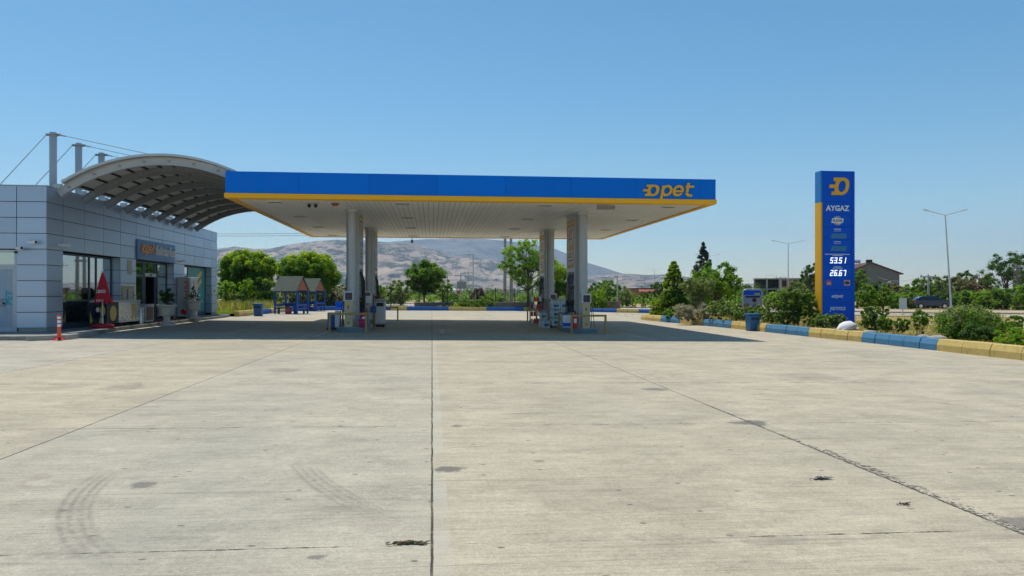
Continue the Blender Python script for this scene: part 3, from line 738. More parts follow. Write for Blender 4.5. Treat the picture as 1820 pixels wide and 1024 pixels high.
# opaque lower strip of the first window and the graphic film of the far one
S(MB().box(XG-.03, XG-.012, 27.84, 30.5, .45, 1.15)).build('window_film', M['frame'], shop)
fm = Flat(); fm.rect(0, 2.98, 0, 2.5, 0)
for (a, b, c_, wd) in (((.25, 1.3), (2.1, 2.15), 1, .26), ((.35, .75), (2.3, 1.8), 1, .24), ((.2, .45), (1.3, 1.0), 1, .16)):
    fm.stroke([a, b], wd, c_)
fm.poly([(2.05, 2.33), (2.45, 2.3), (2.2, 1.95)], 1)
fm.stroke([(1.55, .5), (1.75, .35)], .05, 2); fm.stroke([(1.75, .65), (1.95, .55)], .05, 2); fm.rect(1.9, 2.1, .9, 1.0, 2)
fm.rect(1.5, 1.56, .12, .3, 2); fm.rect(1.62, 1.68, .12, .26, 2); fm.rect(1.74, 1.9, .12, .17, 2)
fm.place('window_film', [M['teal'], M['gold'], M['letter_white']], shop, (XG+.008-XW, 42.40-YF, .47-Z0+.03), (0, 1, 0), (0, 0, 1), .003)
# entrance: fixed lights, open doorway and transom
en = MB().frame(34.28, 39.04, Z0, HEAD-.03, .07, XG-.04, XG+.03, 'yz')
for a in (35.93, 36.15, 37.42, 37.70): en.box(XG-.04, XG+.035, a-.06, a+.06, Z0, HEAD-.1)
for a, b in ((34.35, 35.87), (36.21, 37.36), (37.76, 38.97)): en.box(XG-.04, XG+.03, a, b, 2.33, 2.43)
eno = S(en).build('entrance_frame', M['frame'], shop)
for a, b, z0, z1 in ((34.35, 35.87, Z0+.07, 2.33), (37.76, 38.97, Z0+.07, 2.33), (34.35, 35.87, 2.43, HEAD-.1), (36.21, 37.36, 2.43, HEAD-.1), (37.76, 38.97, 2.43, HEAD-.1)):
    S(MB().box(XG-.006, XG+.006, a, b, z0, z1)).build('pane', M['glass'], eno)
S(MB().box(XG-.02, XG+.06, 36.1, 37.5, 2.36, 2.5).box(XG+.06, XG+.075, 36.7, 36.95, 2.39, 2.46, 1)).build('door_sensor', [M['alum'], M['black']], eno)
# door bay on the end wall
dr = MB().frame(-16.55, -13.97, Z0, HEAD-.03, .08, YF+.06, YF+.14, 'xz').box(-16.47, -14.05, YF+.06, YF+.13, 2.45, 2.55)
dr.box(-14.86, -14.72, YF+.058, YF+.135, Z0+.08, 2.45)
dro = S(dr).build('side_door', M['alum'], shop)
S(MB().frame(-14.72, -14.05, Z0+.08, 2.45, .07, YF+.08, YF+.12, 'xz')).build('door_leaf', M['alum'], dro)
S(MB().box(-14.65, -14.12, YF+.094, YF+.106, Z0+.15, 2.38)).build('door_glass', M['glassdoor'], dro)
S(MB().box(-16.47, -14.86, YF+.094, YF+.106, Z0+.08, 2.45)).build('side_glass', M['glassdoor'], dro)
S(MB().box(-16.47, -14.05, YF+.094, YF+.106, 2.55, HEAD-.11)).build('transom', M['glass'], dro)
S(MB().box(-23, -13.97, YF+.9, YF+1.0, Z0, HEAD-.05)).build('lobby_wall', M['navy'], shop)
dt = Flat().text('PET', 0, 0, height=.26, bold=.035, shear=.1)
dt.place('door_lettering', M['tealtext'], dro, (-14.13-XW, .092, 1.18-Z0), (0, 0, 1), (-1, 0, 0), .003, .86)
sy = Flat().arc(0, 0, .12, .12, 0, 360, .018, 0, 28).disc(.02, -.03, .05, .045).rect(-.03, .0, -.02, .06)
for k_, pts_ in enumerate(([(.0, -.2), (.08, -.18), (.16, -.2)], [(-.02, -.3), (.03, -.27)], [(.06, -.32), (.12, -.28)])):
    Flat().stroke(pts_, .018).place('door_mark', M['grime'], dro, (-14.42-XW, .092, 1.25-Z0), (1, 0, 0), (0, 0, 1), .003)
sy.place('door_sticker', M['black'], dro, (-14.42-XW, .092, 1.25-Z0), (1, 0, 0), (0, 0, 1), .003)
S(MB().box(-14.0, -13.93, YF-.05, YF+.0, 2.92, 3.0)).build('door_lamp', M['black'], shop)
S(MB().box(-16.6, -13.95, YF+.03, YF+.06, 2.98, 3.04)).build('lintel_trim', M['stone_pot'], shop)
# goods dimly seen through the doorway
for k, (y0, y1, x0, label) in enumerate(((34.6, 36.4, -16.8, 'dark shelf of red packets seen through the open shop doorway'), (37.6, 40.5, -16.6, 'dim goods shelf behind the shop glass right of the doorway'))):
    t = thing('goods_shelf', label, 'shelf', (x0, y0, Z0+.02), 0, 'shelves inside the shop')
    m = MB().box(-.2, 0, 0, y1-y0, 0, 1.9); m.build('shelf_back', M['navy'], t)
    g = MB(); rr = random.Random(k)
    for sh in range(5):
        y = .1
        while y < y1-y0-.2:
            wv = rr.uniform(.1, .24); g.box(.0, .2, y, y+wv-.02, .1+sh*.36, .1+sh*.36+rr.uniform(.14, .28), rr.randrange(3)); y += wv
    g.build('goods', [M['red'], M['carton'], M['noticeyellow']], t)
t = thing('red_basket', 'red shopping basket stack just inside the open shop doorway', 'basket', (XG-.55, 36.7, Z0+.02))
MB().box(-.2, .2, -.25, .25, .55, .85).box(-.16, .16, -.2, .2, .2, .55).build('basket_body', M['red'], t, bevel=.03); MB().tube([(0, -.25, .85), (0, -.2, 1.02), (0, .2, 1.02), (0, .25, .85)], .015, 6).build('handle', M['black'], t)

# the sign over the door
sg = thing('shop_sign', 'light blue sign with orange and white lettering over the shop entrance', 'sign', (XW, 34.28, 3.09))
MB().box(.004, .07, 0, 4.78, 0, .88).build('sign_board', pm('light blue sign board', (.17, .36, .72), .45, 0, .08, 1, .12, spec=.25), sg, bevel=.01)
opet_word().place('brand_lettering', M['orange_letter'], sg, (.07, .28, .30), (0, 1, 0), (0, 0, 1), .05, .40, .36)
Flat().text('fullmarket', 0, 0, width=2.62, height=.46, shear=.12, bold=.012).place('shop_lettering', M['letter_white'], sg, (.07, 2.06, .27), (0, 1, 0), (0, 0, 1), .05)

# notices on the pier
t = thing('notice_board', 'yellow cream notice board on the pier left of the shop entrance', 'notice', (XW, 32.75, 1.15))
MB().box(.004, .03, 0, 1.25, 0, .72).build('board', M['noticeyellow'], t)
f = Flat()
for i, (x, y, a, b, m_) in enumerate(((.1, .1, .28, .5, 0), (.45, .15, .1, .42, 1), (.66, .1, .42, .52, 0), (1.1, .2, .08, .3, 2))): f.rect(x, x+a, y, y+b, m_)
for k in range(7): f.rect(.13, .34, .16+k*.06, .175+k*.06, 3); f.rect(.7, 1.02, .16+k*.06, .172+k*.06, 3)
f.place('papers', [M['paper'], M['blue_sign'], M['iconred'], M['grime']], t, (.03, 0, 0), (0, 1, 0), (0, 0, 1), .003)
o = MB().box(0.004, .012, 0, .42, 0, .62).build('paper_notice', M['paper'], loc=(XW, 33.35, 2.38)); tag(o, 'blank white paper taped high on the pier left of the shop entrance', 'notice')
o = MB().box(0.004, .02, 0, .3, 0, .28).box(.02, .024, .06, .24, .05, .2, 1).build('warning_sign', [M['noticeyellow'], M['black']], loc=(XW, 45.9, 1.55)); tag(o, 'small yellow warning sign on the far corner pier of the shop', 'sign')

# cctv cameras
def cctv(loc, ang, label, base=(0, 0, 1)):
    t = thing('security_camera', label, 'camera', loc, ang, 'security cameras on the shop walls')
    MB().lathe([(.05, 0), (.05, .02)], n=12).build('mount', M['white'], t).rotation_euler = (R(90), 0, 0)
    MB().tube([(0, -.02, 0), (0, -.10, -.04), (.06, -.13, -.03)], .018, 8).build('bracket', M['white'], t)
    b = MB().tube([(.02, -.13, -.0), (.26, -.19, -.02)], [.05, .055], 12).tube([(.24, -.185, .01), (.31, -.2, .0)], [.066, .066], 12).build('housing', M['white'], t, 50)
    MB().tube([(.30, -.2, -.0), (.318, -.204, -.002)], [.045, .045], 10).build('lens', M['black'], b)
    return t
cctv((-13.55, YF, 3.30), 0, 'white security camera on the light end wall above the pier')
cctv((-13.86, YF, 3.09), R(180+160), 'small dark security camera at the corner of the door opening')
cctv((XW, 27.45, 3.27), R(90), 'white bullet security camera on the shaded side wall near the corner')
cctv((XW, 39.7, 3.22), R(90), 'dark security camera on the side wall right of the sign')
cctv((XW, 46.1, 2.85), R(90), 'security camera on the far corner pier above the yellow sign')

# ------------------------------------------------------------------ the barrel vault and its masts
xc, zc_, RO = -9.4, .5, 5.9
def arcpt(dx, r): return (xc + dx * r / RO, zc_ + math.sqrt(RO*RO - dx*dx) * r / RO)
vault = thing('barrel_canopy', 'arched steel rib canopy with grey sheeting between shop and pump roof', 'canopy', (xc, 27.3, TOP))
V = lambda m: (setattr(m, 'v', [(x - xc, y - 27.3, z - TOP) for x, y, z in m.v]), m)[1]
yr = [27.3 + 1.86*k for k in range(9)]; D0, D1 = -3.62, 2.2
for i, y in enumerate(yr):
    m = MB(); N = 28
    for (r0, r1, hw) in ((5.60, 5.63, .085), (5.63, 5.84, .03), (5.84, 5.87, .085)):
        poly = [arcpt(D0 + (D1-D0)*k/N, r1) for k in range(N+1)] + [arcpt(D1 - (D1-D0)*k/N, r0) for k in range(N+1)]
        for k in range(N):
            p = [poly[k], poly[k+1], poly[2*N-k], poly[2*N+1-k]]
            m.prism(p, y-hw, y+hw, 'xz')
    ro = V(m).build('rib', M['steel' if i == 0 else 'rib'], vault)  # nearest rib is the same steel; its brighter light is painted as paler colour
    for k in range(7):
        u = D0 + .35 + k*.86
        x, z = arcpt(min(u, D1-.1), 5.735); V(MB().box(x-.05, x+.05, y-.05, y+.05, z-.035, z+.035)).build('bolt_bracket', M['grime'], ro)
m = MB(); N = 30
for k in range(N):
    a, b = -3.25 + (2.5+3.25)*k/N, -3.25 + (2.5+3.25)*(k+1)/N
    m.prism([arcpt(a, 5.90), arcpt(b, 5.90), arcpt(b, 5.912), arcpt(a, 5.912)], 27.05, 42.45, 'xz')
V(m).build('roof_sheet', M['sheet'], vault)
for k in range(12):
    x, z = arcpt(-3.2 + k*.49, 5.85); V(MB().box(x-.03, x+.03, 27.32, 42.18, z-.02, z+.045)).build('purlin', M['panel_dark'], vault)
x, z = arcpt(-3.25, 5.9); m = MB().box(x-.06, x-.02, 27.05, 42.45, z-.06, z+.10); V(m).build('gutter', M['steel'], vault)
m = MB()
for k in range(N):
    a, b = -3.3 + (2.5+3.3)*k/N, -3.3 + (2.5+3.3)*(k+1)/N
    m.prism([arcpt(a, 5.88), arcpt(b, 5.88), arcpt(b, 5.96), arcpt(a, 5.96)], 27.0, 27.06, 'xz')
V(m).build('edge_trim', M['silver'], vault)
for y in yr:
    V(MB().box(-13.10, -12.93, y-.06, y+.06, TOP+.03, TOP+.16)).build('foot_bracket', M['silver'], vault); V(MB().box(-13.22, -12.99, y+.3, y+.42, TOP+.03, TOP+.22)).build('foot_bracket', M['silver'], vault)
for k, (y, lb) in enumerate(((27.75, 'tall steel cable mast nearest the shop corner'), (29.65, 'middle of the three steel cable masts on the shop roof'), (31.6, 'farthest and lowest looking of the three cable masts'))):
    t = thing('cable_mast', lb, 'mast', (-13.33, y, TOP-.24), 0, 'steel cable masts on the shop roof'); h = 7.27 - TOP + .24
    MB().lathe([(.12, 0), (.12, h-.03), (.10, h)], n=16).build('mast_pole', M['steel'], t, 40)
    MB().box(-.24, .24, -.02, .02, h-.13, h-.05).lathe([(.16, h-.12), (.16, h-.09)], n=16).build('head_plate', M['grime'], t)
    x1, z1 = arcpt(-.25, 5.96)
    MB().tube([(.22, 0, h-.09), (x1+13.33, -.15 if k == 0 else 0, z1-TOP+.24)], .012, 6).tube([(.24, 0, h-.095), (.42, 0, h-.135)], .026, 6).build('cable', M['grime'], t)
    MB().tube([(-.22, 0, h-.09), (-2.1, 0, .02)], .012, 6).build('stay', M['grime'], t)
# ------------------------------------------------------------------ pump canopy
CX0, CX1, CY0, CY1, CZ = -7.2, 10.6, 26.8, 45.2, 4.90
can = thing('pump_canopy', 'large flat blue pump canopy with yellow trim and yellow lettering', 'canopy', (CX0, CY0, 0))
K = lambda m: (setattr(m, 'v', [(x - CX0, y - CY0, z) for x, y, z in m.v]), m)[1]
m = MB(); seams = [-7.2, -4.68, -2.24, .2, 2.65, 5.09, 7.53, 9.98, CX1]
for a, b in zip(seams, seams[1:]):
    m.box(a+.004, b-.004, CY0, CY0+.06, CZ+.19, 5.85); m.box(a+.004, b-.004, CY1-.06, CY1, CZ+.19, 5.85)
yy_ = [CY0+.06 + 2.44*k for k in range(8)] + [CY1-.06]
for a, b in zip(yy_, yy_[1:]):
    if b-a > .1: m.box(CX0, CX0+.06, a+.004, b-.004, CZ+.19, 5.85); m.box(CX1-.06, CX1, a+.004, b-.004, CZ+.19, 5.85)
K(m).build('fascia', M['blue'], can)
m = MB().box(CX0+.065, CX1-.065, CY0+.065, CY0+.09, CZ+.1, 5.84).box(CX0+.065, CX1-.065, CY1-.09, CY1-.065, CZ+.1, 5.84).box(CX0+.065, CX0+.09, CY0+.09, CY1-.09, CZ+.1, 5.84).box(CX1-.09, CX1-.065, CY0+.09, CY1-.09, CZ+.1, 5.84)
K(m).build('fascia_backing', M['navy'], can)
# yellow trim wraps under the edge
def trim(prof):
    mm = MB(); n = len(prof); cs = []
    for (x, y, sx, sy) in ((CX0, CY0, -1, -1), (CX1, CY0, 1, -1), (CX1, CY1, 1, 1), (CX0, CY1, -1, 1)): cs.append([(x+sx*u, y+sy*u, z) for u, z in prof])
    for i in range(4):
        a, b = cs[i], cs[(i+1) % 4]; mm.add(a + b, [(k, (k+1)%n, n+(k+1)%n, n+k) for k in range(n)])
    return mm
K(trim([(.03, CZ+.185), (.03, CZ+.06), (.015, CZ+.02), (-.03, CZ), (-.26, CZ), (-.26, CZ+.05), (-.04, CZ+.05), (-.04, CZ+.185)])).build('edge_trim', M['yellow'], can, 30)
m = MB(); x = CX0+.27
while x < CX1-.27:
    m.box(x, min(x+.182, CX1-.27), CY0+.27, CY1-.27, CZ+.035, CZ+.05); x += .2
K(m).build('soffit', M['soffit'], can)
K(MB().box(CX0+.1, CX1-.1, CY0+.1, CY1-.1, CZ+.062, CZ+.10)).build('soffit_backing', M['grime'], can)
K(MB().box(CX0+.1, CX1-.1, CY0+.1, CY1-.1, 5.3, 5.38)).build('roof_deck', M['steel'], can)
for x in (-5.75, -1.1, 4.3, 9.15):
    for y in (28.0, 33.2, 38.5, 43.9):
        lm = K(MB().frame(x-.30, x+.30, y-.30, y+.30, .045, CZ+.012, CZ+.034, 'xy') if False else MB().box(x-.3, x+.3, y-.3, y-.25, CZ+.012, CZ+.034).box(x-.3, x+.3, y+.25, y+.3, CZ+.012, CZ+.034).box(x-.3, x-.25, y-.25, y+.25, CZ+.012, CZ+.034).box(x+.25, x+.3, y-.25, y+.25, CZ+.012, CZ+.034)).build('downlight', M['white'], can)
        K(MB().box(x-.25, x+.25, y-.25, y+.25, CZ+.02, CZ+.033)).build('lamp_glass', M['grime'], lm)
opet_word().place('brand_lettering', M['logo_yellow'], can, (7.74-CX0, -.001, 5.185), (1, 0, 0), (0, 0, 1), .06, .495, .42)
# columns
def stadium(hw, y0, y1, n=12):
    return [(hw*math.cos(math.pi+math.pi*k/n), y0+hw+hw*math.sin(math.pi+math.pi*k/n)) for k in range(n+1)] + [(hw*math.cos(math.pi*k/n), y1-hw+hw*math.sin(math.pi*k/n)) for k in range(n+1)]
for x0 in (-3.2, 6.2):
    for y0 in (30.0, 38.4):
        zb = gz(x0)+.18
        c_ = MB().prism([(x0+a-CX0, y0+b-CY0) for a, b in stadium(.222, -.0, .48)], zb, CZ+.034).build('column', M['column'], can, 35)
        MB().prism([(x0+a-CX0, y0+b-CY0) for a, b in stadium(.275, -.045, .525)], CZ-.07, CZ+.034).build('collar', M['silver'], c_, 35)
# bits hung under the canopy
o = tag(MB().box(-.35, .35, -.02, .02, -.2, -.04).build('vent_plate', pm('striped grey plate', (.25, .22, .2), .6, 0, .5, 30, 0), loc=(6.52, 27.35, CZ+.03)), 'striped grey plate hung under the canopy edge near the right column', 'plate')
o.data.materials.append(M['grime'])
for nm, lb, x, y, d in (('dome_camera', 'pair of small dark dome cameras under the front left canopy edge', -4.45, 28.3, .08), ('alarm_lamp', 'small reddish lamp under the canopy right of the dome cameras', -3.6, 28.2, .1)):
    t = thing(nm, lb, 'camera' if 'dome' in nm else 'lamp', (x, y, CZ+.034))
    if 'dome' in nm:
        MB().box(-.2, .2, -.05, .05, -.03, 0).build('bracket', M['grime'], t)
        MB().ball((-.12, 0, -.09), .07, 10, 6, 0).ball((.12, 0, -.09), .07, 10, 6).build('dome', M['black'], t, 50)
    else:
        MB().lathe([(.16, 0), (.16, -.03), (.05, -.12)], n=4).build('lamp_shade', M['terracotta'], t); MB().ball((0, 0, -.12), .045, 8, 5).build('bulb', M['white'], t, 50)
for x, lb in ((-1.2, 'small black sensor hanging from the rear canopy edge right of the left columns'), (6.65, 'small black sensor hanging from the rear canopy edge by the right columns')):
    t = thing('hanging_sensor', lb, 'sensor', (x, 45.0, CZ)); MB().tube([(0, 0, 0), (0, 0, -.12)], .02, 6).build('stem', M['black'], t); MB().tube([(0, 0, -.12), (0, 0, -.30)], [.06, .07], 8).build('sensor_body', M['black'], t)

# ------------------------------------------------------------------ pump islands
ISL = [(-3.2, 30.0, 'front left'), (6.2, 30.0, 'front right'), (-3.2, 38.4, 'rear left'), (6.2, 38.4, 'rear right')]
for x0, y0, nm in ISL:
    z = gz(x0)
    t = thing('pump_island', f'blue grey rounded concrete island under the {nm} column', 'pump island', (x0, y0, z), 0, 'pump islands')
    MB().prism(stadium(.58, -.6, 2.9, 14), -.05, .185).build('island_body', M['plinth'], t, 40, bevel=.02)
    MB().prism(stadium(.52, -.54, 2.84, 14), .185, .20).build('island_top', M['conc_raw'], t, 40)
disp0 = None
for x0, y0, nm in ISL:
    z = gz(x0)+.20; ht = CZ + .03 - z
    t = thing('fuel_pump', f'full height fuel pump portal with poster and hoses behind the {nm} column', 'fuel pump', (x0, y0+.56, z), 0, 'fuel pumps')
    cl = MB().box(-.25, .25, 0, .13, 0, ht).box(-.25, .25, 1.75, 1.87, 0, ht).box(-.245, .245, .13, 1.75, 2.35, ht)
    cl.build('cladding', M['silver'], t)
    bd = MB().box(-.19, .19, .14, 1.74, 0, 2.34); bo = bd.build('pump_body', M['navy'], t)
    for s_ in (-1, 1):
        x = .246*s_; u = (0, -s_*-1, 0)
        org = (x, .16 if s_ > 0 else 1.72, 0); ud = (0, 1, 0) if s_ > 0 else (0, -1, 0)
        f = Flat().rect(0, 1.56, 0, 2.05, 0).rect(.14, 1.42, .95, 1.78, 1).rect(.14, 1.42, .14, .78, 1)
        f.rect(.1, 1.46, 1.84, 1.98, 5)
        f.stroke([(.38, 1.32), (.50, 1.68)], .09, 2).stroke([(.66, 1.32), (.78, 1.68)], .09, 2).stroke([(.94, 1.32), (1.06, 1.68)], .09, 2).rect(.3, 1.2, 1.22, 1.28, 3).rect(.3, 1.25, .3, .36, 3).rect(.3, 1.0, .45, .5, 4).rect(.3, 1.1, .58, .62, 3)
        f.place('poster', [M['darkposter'] if x0 < 0 else M['orangeposter'], M['carton'] if x0 < 0 else M['paper'], M['iconred'], M['postergrey'], M['terracotta'], M['noticeyellow']], t, (org[0], org[1], 2.52), ud, (0, 0, 1), .006)
        f = Flat().rect(0, 1.5, 0, .26, 0).rect(.1, .6, .05, .21, 1).rect(.8, 1.4, .05, .21, 1)
        f.place('display', [M['grime'], M['screen']], bo, (.192*s_, .19 if s_ > 0 else 1.69, 1.55), ud, (0, 0, 1), .02)
        for k, yy in enumerate((.32, .62, .92, 1.22, 1.52)):
            h = MB().tube([(.2*s_, yy, 2.25), (.30*s_, yy+.02, 2.0), (.34*s_, yy+.05, 1.2), (.33*s_, yy+.07, .45), (.30*s_, yy+.11, .3), (.27*s_, yy+.15, .5), (.25*s_, yy+.16, 1.0)], .017, 6)
            h.build('hose', M['black'], t, 50)
            n_ = MB().box(.20*s_-.05, .20*s_+.05, yy+.1, yy+.2, .95, 1.16); n_.tube([(.25*s_, yy+.15, 1.15), (.31*s_, yy+.15, 1.02), (.30*s_, yy+.15, .9)], .022, 6, 1)
            n_.build('nozzle', [M['yellow'] if k in (1, 3) else M['black'] if k != 2 else M['blue_sign'], M['black']], t)
        MB().box(min(.19*s_, .26*s_), max(.19*s_, .26*s_), .25, 1.6, .25, .62).build('service_panel', M['white' if nm == 'front right' else 'blue_sign'], bo, bevel=.02)
# payment cabinets on the column faces
for x0, y0, nm in ISL:
    s_ = -1 if x0 < 0 else 1
    t = thing('payment_cabinet', f'cream cabinet with dark blue screen on the face of the {nm} column', 'cabinet', (x0 + .09*s_, y0-.02, gz(x0)+.20), 0, 'cabinets on the column fronts')
    MB().box(-.16, .16, -.17, .04, 0, 1.02).build('cabinet_body', M['beige'] if 'front' in nm else M['carton'], t, bevel=.01)
    c_ = MB().box(-.2, .2, -.19, .04, 1.02, 1.42).build('screen_box', M['silver'], t, bevel=.012)
    MB().box(-.13, .15, -.2, -.188, 1.07, 1.36).build('screen', M['screen'], c_)
    MB().box(-.04, .02, -.18, -.168, .72, .84).box(-.03, .03, -.182, -.17, .12, .2).box(-.1, .1, -.178, -.169, .5, .52).build('slot', M['terracotta'], t)
    for q in (0,): MB().tube([(.2*s_, -.05, 1.0), (.28*s_, -.06, .9), (.32*s_, -.06, .5), (.36*s_, -.08, .02)], .014, 6).tube([(.18*s_, -.08, .9), (.24*s_, -.1, .6), (.2*s_, -.1, .02)], .014, 6).build('air_hose', M['black'], t)
# guard rails
rail = None
RL = [(-3.23, 29.05, 'tan U shaped guard rail in front of the front left island'), (6.22, 29.05, 'tan U shaped guard rail in front of the front right island'),
      (-3.23, 33.25, 'tan guard rail at the back end of the front left island'), (6.42, 33.1, 'tan guard rail beside the stacked water packs'),
      (-3.25, 37.4, 'worn guard rail in front of the rear left island'), (6.0, 37.5, 'worn guard rail in front of the rear right island'),
      (-2.6, 41.8, 'dark guard rail at the back of the rear left island'), (6.1, 41.8, 'guard rail at the back of the rear right island')]
for i, (x, y, lb) in enumerate(RL):
    if not rail:
        rail = t = thing('guard_rail', lb, 'guard rail', (x, y, gz(x)), 0, 'guard rails round the pump islands')
        MB().box(-.73, .73, -.04, .04, .70, .78).build('top_bar', M['tan'], t, bevel=.012)
        for s_ in (-1, 1): MB().box(.69*s_-.04, .69*s_+.04, -.04, .04, 0, .70).build('post', M['tan'], t, bevel=.012)
        for s_ in (-1, 1): MB().box(.69*s_-.08, .69*s_+.08, -.08, .08, 0, .012).build('foot_plate', M['grime'], t)
    else: dup(rail, (x, y, gz(x)), 0, lb)
# clutter round the islands
def extinguisher(loc, label):
    t = thing('fire_extinguisher', label, 'extinguisher', loc)
    MB().lathe([(.10, 0), (.105, .03), (.105, .5), (.07, .58), (.03, .61)], n=16).build('cylinder', M['red'], t, 40)
    MB().lathe([(.03, .61), (.03, .68)], n=10).box(-.09, .03, -.015, .015, .68, .71).box(-.1, 0, -.015, .015, .73, .75).build('valve', M['black'], t)
    MB().tube([(.03, -.02, .66), (.1, -.05, .6), (.12, -.05, .35), (.1, -.05, .2)], .012, 6).build('hose', M['black'], t)
    MB().box(-.06, .06, -.108, -.1, .22, .4).build('label_patch', M['letter_white'], t)
extinguisher((5.80, 29.75, gz(6)+.2), 'red fire extinguisher standing left of the front right column')
extinguisher((-2.72, 30.1, gz(-3)+.2), 'red fire extinguisher standing right of the front left column')
t = thing('jerrycan', 'white and blue plastic canister on the front right island', 'canister', (5.62, 30.55, gz(6)+.2))
MB().box(-.16, .16, -.12, .12, 0, .52).build('canister_body', M['letter_white'], t, bevel=.03); MB().box(-.162, .162, -.122, .122, .05, .2).build('blue_band', M['blue_sign'], t); MB().tube([(-.1, 0, .52), (-.08, 0, .6), (.06, 0, .6), (.08, 0, .52)], .02, 6).build('handle', M['blue_sign'], t); MB().lathe([(.035, .5), (.035, .57)], .11, 0, 10).build('cap', M['yellow'], t)
t = thing('bucket', 'magenta bucket beside the front left column', 'bucket', (-2.75, 29.72, gz(-3)+.2))
MB().lathe([(.11, 0), (.15, .3), (.158, .3), (.158, .32)], n=18).build('bucket_body', M['magenta'], t, 40); MB().tube([(-.15, 0, .3), (-.12, -.12, .2), (.12, -.12, .2), (.15, 0, .3)], .006, 6).build('handle', M['steel'], t)
t = thing('waste_bin', 'tall grey waste bin at the right of the left islands', 'bin', (-2.35, 34.2, gz(-2)))
MB().prism([(-.24, -.2), (.24, -.2), (.24, .2), (-.24, .2)], .12, 1.2).build('bin_body', M['silver'], t, bevel=.06); MB().box(-.25, .25, -.21, .21, 1.2, 1.28).build('lid', M['steel'], t, bevel=.03); MB().box(-.16, .16, -.215, -.19, .95, 1.12).build('opening', M['black'], t); MB().box(-.2, .2, -.16, .16, 0, .12).build('base', M['black'], t)
t = thing('wiper_stand', 'thin post with wash bucket and squeegee on the front left island', 'wash stand', (-2.55, 32.9, gz(-2.6)))
MB().tube([(0, 0, 0), (0, 0, 1.5)], .03, 8).build('post', M['wood'], t); MB().box(-.12, .12, -.2, -.03, .7, .98).build('wash_tank', M['bluepaint'], t, bevel=.02); MB().tube([(.05, -.1, .9), (.12, -.14, 1.35)], .012, 6).box(.02, .24, -.16, -.12, 1.35, 1.4).build('squeegee', M['black'], t)
t = thing('paper_dispenser', 'white paper towel box on the front left island rail', 'dispenser', (-2.72, 32.3, gz(-3)+.2)); MB().tube([(0, 0, 0), (0, 0, .9)], .025, 8).build('post', M['steel'], t); MB().box(-.12, .12, -.1, .1, .9, 1.22).build('towel_box', M['letter_white'], t, bevel=.02)
t = thing('trolley_box', 'blue and white crate left of the front left column', 'crate', (-4.05, 31.6, gz(-4)))
MB().box(-.28, .0, -.2, .2, .1, .72).build('crate_body', M['bluepaint'], t, bevel=.02); MB().box(.02, .24, -.2, .2, .1, .78).build('white_carton', M['letter_white'], t, bevel=.02); MB().box(-.3, .26, -.22, .22, 0, .1).build('base', M['black'], t)
# shrink wrapped water packs on a pallet
pal = thing('pallet', 'wooden pallet under the stacked water packs', 'pallet', (6.1, 34.35, gz(6)))
for k in range(5): MB().box(-.6, .6, -.5+k*.22, -.38+k*.22, .10, .125).build('board', M['wood'], pal)
for x in (-.55, 0, .45): MB().box(x, x+.1, -.5, .5, 0, .10).build('bearer', M['wood'], pal)
def make_pack(label, loc, rz):
    t = thing('water_pack', label, 'water pack', loc, rz, 'shrink wrapped water packs')
    m = MB()
    for i in range(3):
        for j in range(2): m.lathe([(.058, .0), (.062, .02), (.062, .24), (.045, .30), (.02, .33), (.02, .36)], -.125+.125*i, -.0625+.125*j, 10)
    m.build('bottles', M['pack'], t, 40)
    MB().box(-.192, .192, -.128, .128, .015, .30).build('wrap', M['pack'], t, bevel=.04)
    Flat().disc(-.03, .15, .085, .075).rect(.0, .13, .10, .2, 0).stroke([(-.14, .24), (0, .27), (.14, .23)], .02, 1).place('print', [M['packblue'], M['tealtext']], t, (0, -.129, 0), (1, 0, 0), (0, 0, 1), .003)
    MB().tube([(-.1, 0, .35), (0, 0, .40), (.1, 0, .35)], .008, 5).build('carry_handle', M['white'], t)
    return t
pk = None; zb = gz(6)+.125
for lv in range(3):
    for i, x in enumerate((5.72, 6.11, 6.50)):
        for j, y in enumerate((33.98, 34.26, 34.54)):
            if j and i: continue
            lb = 'water pack in the ' + ('bottom', 'middle', 'top')[lv] + ' layer of the pallet stack, front row, ' + ('left', 'centre', 'right')[i]
            if j: lb = 'water pack in the ' + ('bottom', 'middle', 'top')[lv] + ' layer on the left side of the pallet stack, ' + ('second row', 'rear row')[j-1]
            rz = random.Random(lv*9+i*3+j).uniform(-.06, .06)
            if not pk: pk = make_pack(lb, (x, y, zb), rz)
            else: dup(pk, (x, y, zb + lv*.385), rz, lb)
for x, y, z, rz, lb in ((5.24, 34.0, gz(5), .2, 'water pack lying on the concrete at the left foot of the stack'), (5.2, 34.5, gz(5)+.0, .1, 'water pack standing on the concrete behind the lone front pack'), (5.22, 34.45, gz(5)+.39, -.1, 'tilted water pack on top of the lone pair left of the stack')):
    dup(pk, (x, y, z), rz, lb)
for k, (x, y, z, wx, h, lb) in enumerate(((5.74, 35.7, 0, .50, 1.0, 'lower grey white carton stack behind the water packs, left'), (5.74, 35.7, 1.01, .50, .36, 'grey white carton on the left stack behind the water packs'), (6.3, 35.7, 0, .56, 1.0, 'lower pale carton stack behind the water packs, right'), (6.3, 35.7, 1.01, .56, .36, 'pale carton on the right stack behind the water packs'))):
    t = thing('carton', lb, 'carton', (x, y, gz(6)+z)); MB().box(-wx/2, wx/2, -.35, .35, 0, h).build('box_body', M['carton' if k > 1 else 'greybox'], t, bevel=.02); MB().box(-.04, .04, -.352, .352, h*.2, h+.002).build('tape', M['pack'], t)
